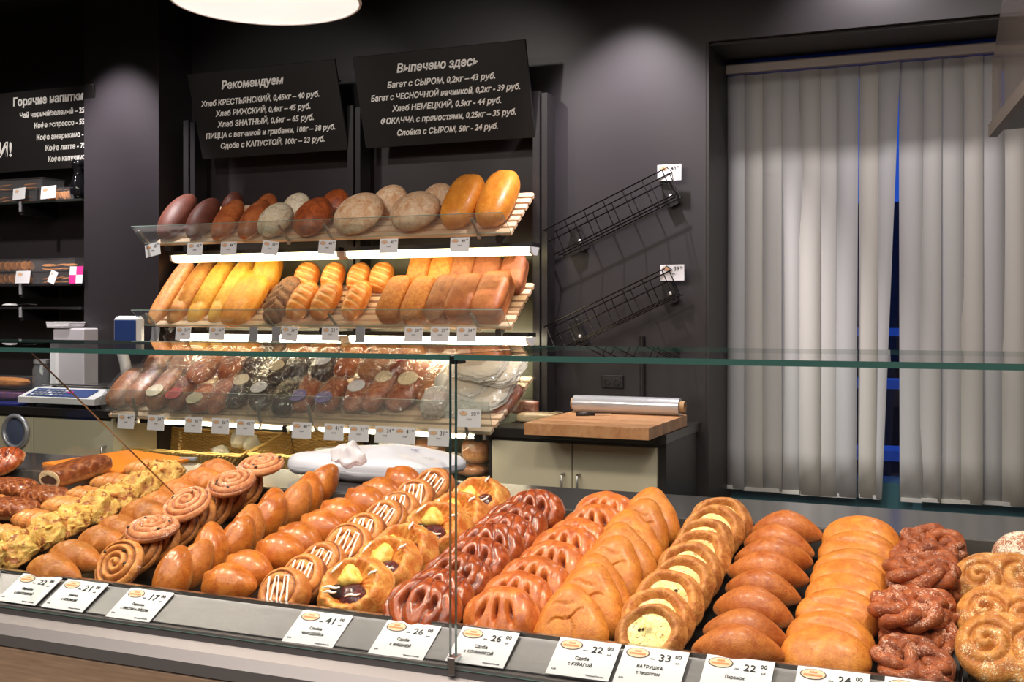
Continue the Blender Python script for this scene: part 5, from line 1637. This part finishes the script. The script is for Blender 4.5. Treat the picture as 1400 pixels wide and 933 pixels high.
# ---- baskets and bags on the low shelf
WICK = pbr('wicker', (196, 162, 96), .55, var=.22, vscale=30)
def weave(o3, ex, ey, nu, nv, thick=.006):
    """woven sheet: strands over and under the stakes"""
    o3, ex, ey = Vector(o3), Vector(ex), Vector(ey)
    n = ex.cross(ey).normalized()
    vs = []; fs = []; NU, NV = nu * 4, nv * 4
    for j in range(NV + 1):
        for i in range(NU + 1):
            a, b_ = i / NU, j / NV
            s = math.sin(math.pi * a * nu) * (1 if int(min(b_ * nv, nv - 1)) % 2 else -1)
            r = abs(math.sin(math.pi * b_ * nv))
            vs.append(o3 + ex * a + ey * b_ + n * (thick * .5 * s * r + thick * .35 * r))
    for j in range(NV):
        for i in range(NU):
            k = j * (NU + 1) + i
            fs.append((k, k + 1, k + NU + 2, k + NU + 1))
    return vs, fs
def basket(u0, u1, vt, label):
    y0, y1 = 4.16, 4.50
    x0, x1 = PY(u0, vt, y1).x, PY(u1, vt, y1).x
    zt = PY((u0 + u1) / 2, vt, y1).z; z0 = zl + .001
    e = empty('wicker_basket', ((x0 + x1) / 2, (y0 + y1) / 2, z0), label=label, cat='basket', group='wicker baskets on the low shelf')
    w_, d_, h_ = (x1 - x0) / 2, (y1 - y0) / 2, zt - z0
    k = .80; hf = h_ * .45
    pb = [(-w_ * k, -d_ * k, 0), (w_ * k, -d_ * k, 0), (w_ * k, d_ * .9, 0), (-w_ * k, d_ * .9, 0)]
    pt = [(-w_ * .95, -d_, hf), (w_ * .95, -d_, hf), (w_, d_, h_), (-w_, d_, h_)]
    pbv = [Vector(q) for q in pb]; ptv = [Vector(q) for q in pt]
    for i in range(4):
        j = (i + 1) % 4
        A, Bv, Cv, Dv = pbv[i], pbv[j], ptv[j], ptv[i]
        nu, nv = int((Bv - A).length / .020), 16
        vs, fs = weave((0, 0, 0), (1, 0, 0), (0, 1, 0), nu, nv, .016)
        n = (Bv - A).cross(Dv - A).normalized()
        out = []
        for q in vs:
            a, b_ = q.x, q.y
            base = (A * (1 - a) + Bv * a) * (1 - b_) + (Dv * (1 - a) + Cv * a) * b_
            out.append(base + n * q.z)
        o = MB().add(out, fs).build('woven_side', WICK, e, smooth=True)
        md = o.modifiers.new('thick', 'SOLIDIFY'); md.thickness = .002
    MB().box((-w_ * k, -d_ * k, 0), (w_ * k, d_ * .9, .006)).build('basket_base', WICK, e)
    rim = []
    for i in range(4):
        j = (i + 1) % 4
        for f in np.linspace(0, 1, 20, endpoint=False): rim.append(ptv[i].lerp(ptv[j], f))
    for ph in (0, math.pi):
        pts = [q + Vector((.004 * math.cos(i * .9 + ph), .004 * math.sin(i * .9 + ph), .004 * math.sin(i * .9 + ph))) for i, q in enumerate(rim)]
        MB().tube(pts, .005, 6, closed=True).build('rim_strand', WICK, e, smooth=True)
    return e
basket(208, 392, 589, 'large wicker basket with pale bags inside, under the lowest shelf')
basket(396, 500, 590, 'second wicker basket, half hidden behind the sugar sack')
MILK = film('milky_bag_film', (.94, .94, .93), .06, haze=.55, hazecol=(232, 230, 218), rough=.2, bump=.8, bscale=22)
def fcr(s):
    def fn(V, P):
        n = nz(V, 5, s, 3)
        return P * (1 + .22 * n)[:, None], 0 * V[:, 0]
    return fn
for i, (u, v, w_, h_, lab) in enumerate(((328, 605, .09, .11, 'knotted milky bag standing in the large basket'), (302, 620, .11, .05, 'low milky bag lying in the large basket'), (345, 612, .07, .07, 'small milky bag beside the knotted one'))):
    p = PY(u, v, 4.3)
    o = obj('plastic_bag', blob('plastic_bag', w_, .08, h_, fcr(i + 2), sub=4, lump=.1, seed=i), MILK); o.matrix_basis = Matrix.Translation(p)
    tag(o, lab, 'bag', 'milky bags in the baskets')
for i, (u, v, sx, sz, m, lab) in enumerate(((452, 622, .16, .07, PALE, 'milky wrapped pack leaning behind the sugar sack'), (490, 626, .10, .06, PALE, 'small milky pack behind the sugar sack'), (540, 608, .14, .06, PALE, 'upper milky pack beside the second basket'),
    (585, 612, .18, .09, WRAPL, 'large milky pack of buns behind the glass joint'), (556, 634, .14, .05, PALE, 'lower milky pack behind the sack'), (652, 615, .14, .13, WRAPL, 'clear pack of brown rolls standing at the end of the low shelf'), (646, 643, .15, .06, WRAPL, 'clear pack of rolls lying at the end of the low shelf'), (618, 632, .12, .08, PALE, 'milky pack beside the brown rolls'))):
    p = PY(u, v, 4.26)
    e = empty('wrapped_pack', tuple(p), (0, 0, .2 * (i % 3 - 1)), label=lab, cat='pack', group='wrapped packs on the low shelf')
    obj('contents', blob('contents', sx * .9, .1, sz * .85, f_none, sub=3, px=3, py=3, flat=1, lump=.05, seed=i), m, e)
    obj('wrapper', blob('wrapper', sx, .13, sz, fcr(i + 9), sub=4, px=2.5, flat=1, seed=i), MILK if m is PALE else BAGF, e)
# ---------------------------------------------------------------- niche with cookie boxes beside the column
COOK = crust('cookie_crust', (226, 160, 92), (190, 112, 54), nscale=60, bump=.8, bscale=200, rough=.7)
def niche_shelf(v, mat, label, y0=4.38):
    z = PY(60, v, y0).z
    x0 = PY(-300, v, y0).x
    e = empty('niche_shelf', (x0, y0, z), label=label, cat='shelf', group='dark shelves in the niche')
    MB().box((0, 0, -.012), (XC0 - .003 - x0, .26, 0), c=.001).build('shelf_board', mat, e)
    for u in (28, -80, -200):
        x = PY(u, v, y0).x - x0
        MB().box((x - .008, -.004, -.055), (x + .008, .004, .0), c=.001).build('card_rail_clip', GREY, e)
        MB().box((x - .01, .005, -.07), (x + .01, .25, -.0125)).build('shelf_arm', BLACK, e)
    return z
DGL = pbr('smoked_shelf', (34, 36, 34), .15)
z1n = niche_shelf(274, DGL, 'upper dark shelf in the niche carrying cookie boxes')
z2n = niche_shelf(388, BLACK, 'lower dark shelf in the niche carrying cookie boxes')
z3n = niche_shelf(420, BLACK, 'lowest dark niche shelf with a white spoon')
LID = film('box_film', (.95, .95, .95), .05, haze=.03)
def cookie_box(u0, u1, z, h, label, n, y=4.40, stand=True, seed=0):
    x0, x1 = PY(u0, 300, y).x, PY(u1, 300, y).x
    e = empty('cookie_box', (x0, y, z), label=label, cat='box', group='clear cookie boxes')
    W = x1 - x0; D = .15
    mb = MB()
    for (a, b_) in (((0, 0, 0), (W, .0012, h)), ((0, D - .0012, 0), (W, D, h)), ((0, 0, 0), (.0012, D, h)), ((W - .0012, 0, 0), (W, D, h)), ((0, 0, 0), (W, D, .0012))):
        mb.box(a, b_)
    mb.build('tub', LID, e)
    MB().box((-.004, -.004, h), (W + .004, D + .004, h + .008), c=.002).build('lid', LID, e)
    rr = random.Random(seed)
    for k in range(n):
        f = (k + .5) / n
        r = min(h * .47, .04) if stand else .035
        if stand: M = Matrix.Translation((x0 + .01 + (W - .02) * f, y + .05, z + h * .5)) @ Euler((0, math.radians(72 + rr.uniform(-6, 6)), rr.uniform(-.2, .2))).to_matrix().to_4x4()
        else: M = Matrix.Translation((x0 + .04 + (W - .08) * ((k // 2) + .5) / max(1, (n + 1) // 2), y + .05, z + .012 + (k % 2) * .018)) @ Euler((.15, rr.uniform(-.2, .2), 0)).to_matrix().to_4x4()
        o = obj('cookie', polar('cookie', lambda t: r * (1 + .04 * np.sin(5 * t)), lambda x, y_, q, t: (.005 * (1 - q ** 4) ** .5 + .001 * n2(x, y_, 200, seed + k), 0 * x), nr=6, nt=20, hb=.004), COOK)
        o.matrix_basis = M
        tag(o, 'golden cookie packed in ' + label.split(',')[0], 'cookie', 'cookies in ' + label.split(',')[0])
cookie_box(-60, 58, z1n + .066, .05, 'the upper round tub of flat cookies, on the upper niche shelf', 6, stand=False, seed=1)
cookie_box(-50, 50, z1n, .058, 'the box of brown cookies under the round tub', 6, stand=False, seed=2)
cookie_box(54, 100, z1n, .055, 'the small box of straw shaped cookies, at the end of the upper niche shelf', 8, seed=3)
cookie_box(-70, 38, z2n + .068, .058, 'the upper box of upright cookies, on the lower niche shelf', 14, seed=4)
cookie_box(-70, 36, z2n, .060, 'the lower box of upright cookies, under another box', 14, seed=5)
cookie_box(42, 102, z2n + .068, .055, 'the upper box of round cookies, beside the magenta card', 6, stand=False, seed=6)
cookie_box(44, 98, z2n, .060, 'the lower box of round cookies, beside the magenta card', 6, stand=False, seed=7)
def white_card(u, v, w, h, lab, y=4.375, rot=0):
    e = empty('price_card', label=lab, cat='price card', group='blank looking price cards in the niche')
    e.matrix_basis = frame(PY(u, v, y), (1, 0, 0), (0, .15, 1)) @ Matrix.Rotation(math.radians(rot), 4, 'Z')
    MB().box((-w / 2, -h / 2, -.001), (w / 2, h / 2, 0)).build('card', PAPER, e)
    logo(e, -w * .2, h * .22, w * .34)
white_card(26, 265, .085, .062, 'white price card before the brown cookies on the upper niche shelf', rot=4)
white_card(66, 263, .10, .066, 'white price card before the straw cookies on the upper niche shelf', rot=3)
white_card(31, 379, .10, .066, 'white price card before the upright cookies on the lower niche shelf')
white_card(72, 379, .05, .066, 'narrow slanting white card on the lower niche shelf', rot=-20)
e = empty('magenta_card', label='magenta and white chequered card at the end of the lower niche shelf', cat='card')
e.matrix_basis = frame(PY(104, 376, 4.372), (1, 0, 0), (0, .1, 1))
for i in range(2):
    for j in range(2):
        MB().box((-.044 + .044 * i, -.044 + .044 * j, -.0012), (.044 * i, .044 * j, 0)).build('chequer', MAGENTA if (i + j) % 2 == 0 else PAPER, e)
p = PY(107, 270, 4.44)
e = empty('black_vase', (p.x, 4.44, z1n), label='glossy black waisted vase against the column on the upper niche shelf', cat='vase')
MB().lathe([(0, 0), (.03, 0), (.042, .03), (.044, .07), (.03, .11), (.022, .15), (.034, .18), (.04, .2), (.03, .2), (.018, .15)], 28).build('vase_body', pbr('gloss_black', (12, 12, 14), .08), e, smooth=True)
MB().tube([(.03, 0, .17), (.05, 0, .15), (.05, 0, .1), (.04, 0, .08)], .005, 8).build('handle', pbr('gloss_black', (12, 12, 14), .08), e, smooth=True)
p = PY(10, 417, 4.40)
e = empty('spoon', (p.x, 4.42, z3n + .004), label='white serving spoon with black handle on the lowest niche shelf', cat='spoon')
o = obj('bowl', blob('bowl', .11, .05, .016, f_none, sub=3, flat=.6, lump=0), WHITE, e, Matrix.Translation((0, 0, .006)))
MB().tube([(.05, 0, .008), (.12, .0, .012), (.19, 0, .008)], .004, 8).build('handle', BLACK, e, smooth=True)

# ---- left worktop: napkin box, clear jar, scales, tubs
pz = EYE - .46
x0, x1 = PY(68, 480, 4.30).x, PY(114, 480, 4.30).x
zt = PY(90, 449, 4.30).z
e = empty('napkin_box', (x0, 4.30, pz), label='tall pale dispenser box with white papers on top, against the column', cat='dispenser')
BOXW = pbr('pale_box', (190, 186, 192), .45)
h_ = zt - pz
MB().box((.02, 0, 0), (x1 - x0, .14, h_), c=.006).build('box_body', BOXW, e)
MB().box((.0, -.01, 0), (.06, .1, h_ - .06), c=.012).build('front_cover', WHITE, e)
for k in range(4):
    MB().box((-.012 - .002 * k, -.01, h_ + .001 + k * .008), (.13 + .004 * k, .1, h_ + .008 + k * .008), c=.002).build('paper', PAPER, e)
x2 = PY(58, 500, 4.34).x
e = empty('clear_jar', (x2, 4.34, pz), label='clear plastic jar beside the pale dispenser box', cat='jar')
MB().lathe([(0, 0.001), (.045, .001), (.048, .02), (.048, .17), (.04, .19), (.04, .2), (0, .2)], 28).build('jar_body', film('jar_plastic', (.8, .8, .84), .08, haze=.12), e, smooth=True)
MB().lathe([(0, .2), (.043, .2), (.043, .22), (0, .22)], 28).build('jar_lid', GREY, e)
# scales
sx0, sx1 = PY(46, 548, 4.2).x, PY(150, 548, 4.2).x
sc_ = empty('shop_scales', (sx0, 4.13, pz), label='white shop scales with blue keypad and steel platform on the long worktop', cat='scales')
Wd = sx1 - sx0
for x in (.04, Wd - .04):
    for y in (.03, .22): MB().lathe([(0, 0), (.014, 0), (.014, .02), (0, .02)], 12, Matrix.Translation((x, y, 0))).build('foot', BLACK, sc_)
MB().prism([(-.03, .02), (.25, .02), (.25, .088), (.09, .088), (-.03, .048)], 0, Wd).build('scales_body', WHITE, sc_)
d = Vector((0, .11, .04)).normalized()
o = MB().box((.04, .012, 0), (Wd - .06, .10, .002)).build('keypad', BLUE, sc_)
o.matrix_local = frame((0, -.03, .0495), (1, 0, 0), d)
for i in range(7):
    for j in range(3):
        b_ = MB().box((0, 0, 0), (.02, .014, .003), c=.0008).build('key', [GREY, WHITE][(i + j) % 4 == 0], o); b_.location = (.06 + i * .03, .02 + j * .024, .002)
b_ = MB().box((0, 0, 0), (.03, .018, .0035), c=.0008).build('key', MAGENTA, o); b_.location = (.06 + 7 * .03, .05, .002)
MB().box((.03, .095, .098), (Wd - .02, .26, .105), c=.002).box((.1, .12, .088), (Wd - .1, .2, .099)).build('platform', STEEL_S, sc_)
px_ = PY(185, 470, 4.28)
lx = px_.x - sx0
MB().tube([(lx + .02, .08, .02), (lx + .02, .08, .12), (lx - .0, .08, .22), (lx - .03, .08, .30)], [.03, .028, .026, .024], 10).build('display_post', WHITE, sc_, smooth=True)
hx0, hx1 = PY(169, 440, 4.25).x - sx0, PY(206, 440, 4.25).x - sx0
hz0, hz1 = PY(185, 483, 4.25).z - pz, PY(185, 432, 4.25).z - pz
MB().box((hx0, .04, hz0), (hx1, .09, hz1), c=.016).build('display_head', WHITE, sc_)
MB().box((hx0 + .018, .036, hz0 + .02), (hx1 - .018, .042, hz1 - .02), c=.002).build('display_screen', BLUE, sc_)
# tubs at the far end and a blue strip
for i, (za, lab, m) in enumerate(((.0, 'lower clear tub of cookies with violet print at the far end of the long worktop', crust('violet_cookies', (150, 96, 110), (92, 76, 150), nscale=20, bump=.5)), (.065, 'upper clear tub of brown cookies at the far end of the long worktop', COOK))):
    xa2, xb2 = PY(-60, 530, 4.2).x, PY(26, 530, 4.2).x
    e = empty('cookie_tub', (xa2, 4.2, pz + .012 + za), label=lab, cat='tub', group='stacked cookie tubs')
    W = xb2 - xa2
    obj('cookie_heap', blob('cookie_heap', W * .9, .12, .05, f_knob, sub=4, px=4, py=4, flat=1, lump=.08, seed=i), m, e, Matrix.Translation((W / 2, .07, .027)))
    MB().box((0, 0, 0), (W, .14, .058), c=.004).build('tub', LID, e)
xa2, xb2 = PY(-80, 560, 4.11).x, PY(24, 560, 4.11).x
tag(MB().box((xa2, 4.09, pz), (xb2, 4.36, pz + .011), c=.002).build('blue_tray', pbr('deep_blue', (30, 42, 110), .4)), 'flat blue tray under the stacked cookie tubs', 'tray')
# round porthole like clear dish on the cabinet door
p = PY(24, 590, 4.1)
e = empty('round_porthole', (p.x, 4.095, p.z), label='round glass porthole with a pale ring on the cream cabinet', cat='porthole')
RM = Matrix.Rotation(math.pi / 2, 4, 'X')
MB().lathe([(.085, -.0), (.088, .012), (.08, .02), (.068, .02), (.066, .0)], 40, RM).build('ring', pbr('pale_ring', (170, 172, 180), .3, .5), e, smooth=True)
MB().lathe([(0, .014), (.04, .012), (.067, .004)], 36, RM).build('porthole_glass', pbr('porthole_glass', (88, 100, 130), .1), e, smooth=True)
# ---------------------------------------------------------------- fit lettering to its width
bpy.context.view_layer.update()
for o, wd in _txt:
    d = o.dimensions.x
    if d > 1e-6:
        s = wd / d
        o.scale = (s, min(max(s, .75), 1.35), 1)

bpy.context.view_layer.update()
_dg = bpy.context.evaluated_depsgraph_get()
for o in [o for o in scene.objects if o.type == 'FONT']:
    me = bpy.data.meshes.new_from_object(o.evaluated_get(_dg), depsgraph=_dg)
    n = bpy.data.objects.new('lettering', me)
    col.objects.link(n)
    n.parent = o.parent
    n.matrix_local = o.matrix_local.copy()
    bpy.data.objects.remove(o)
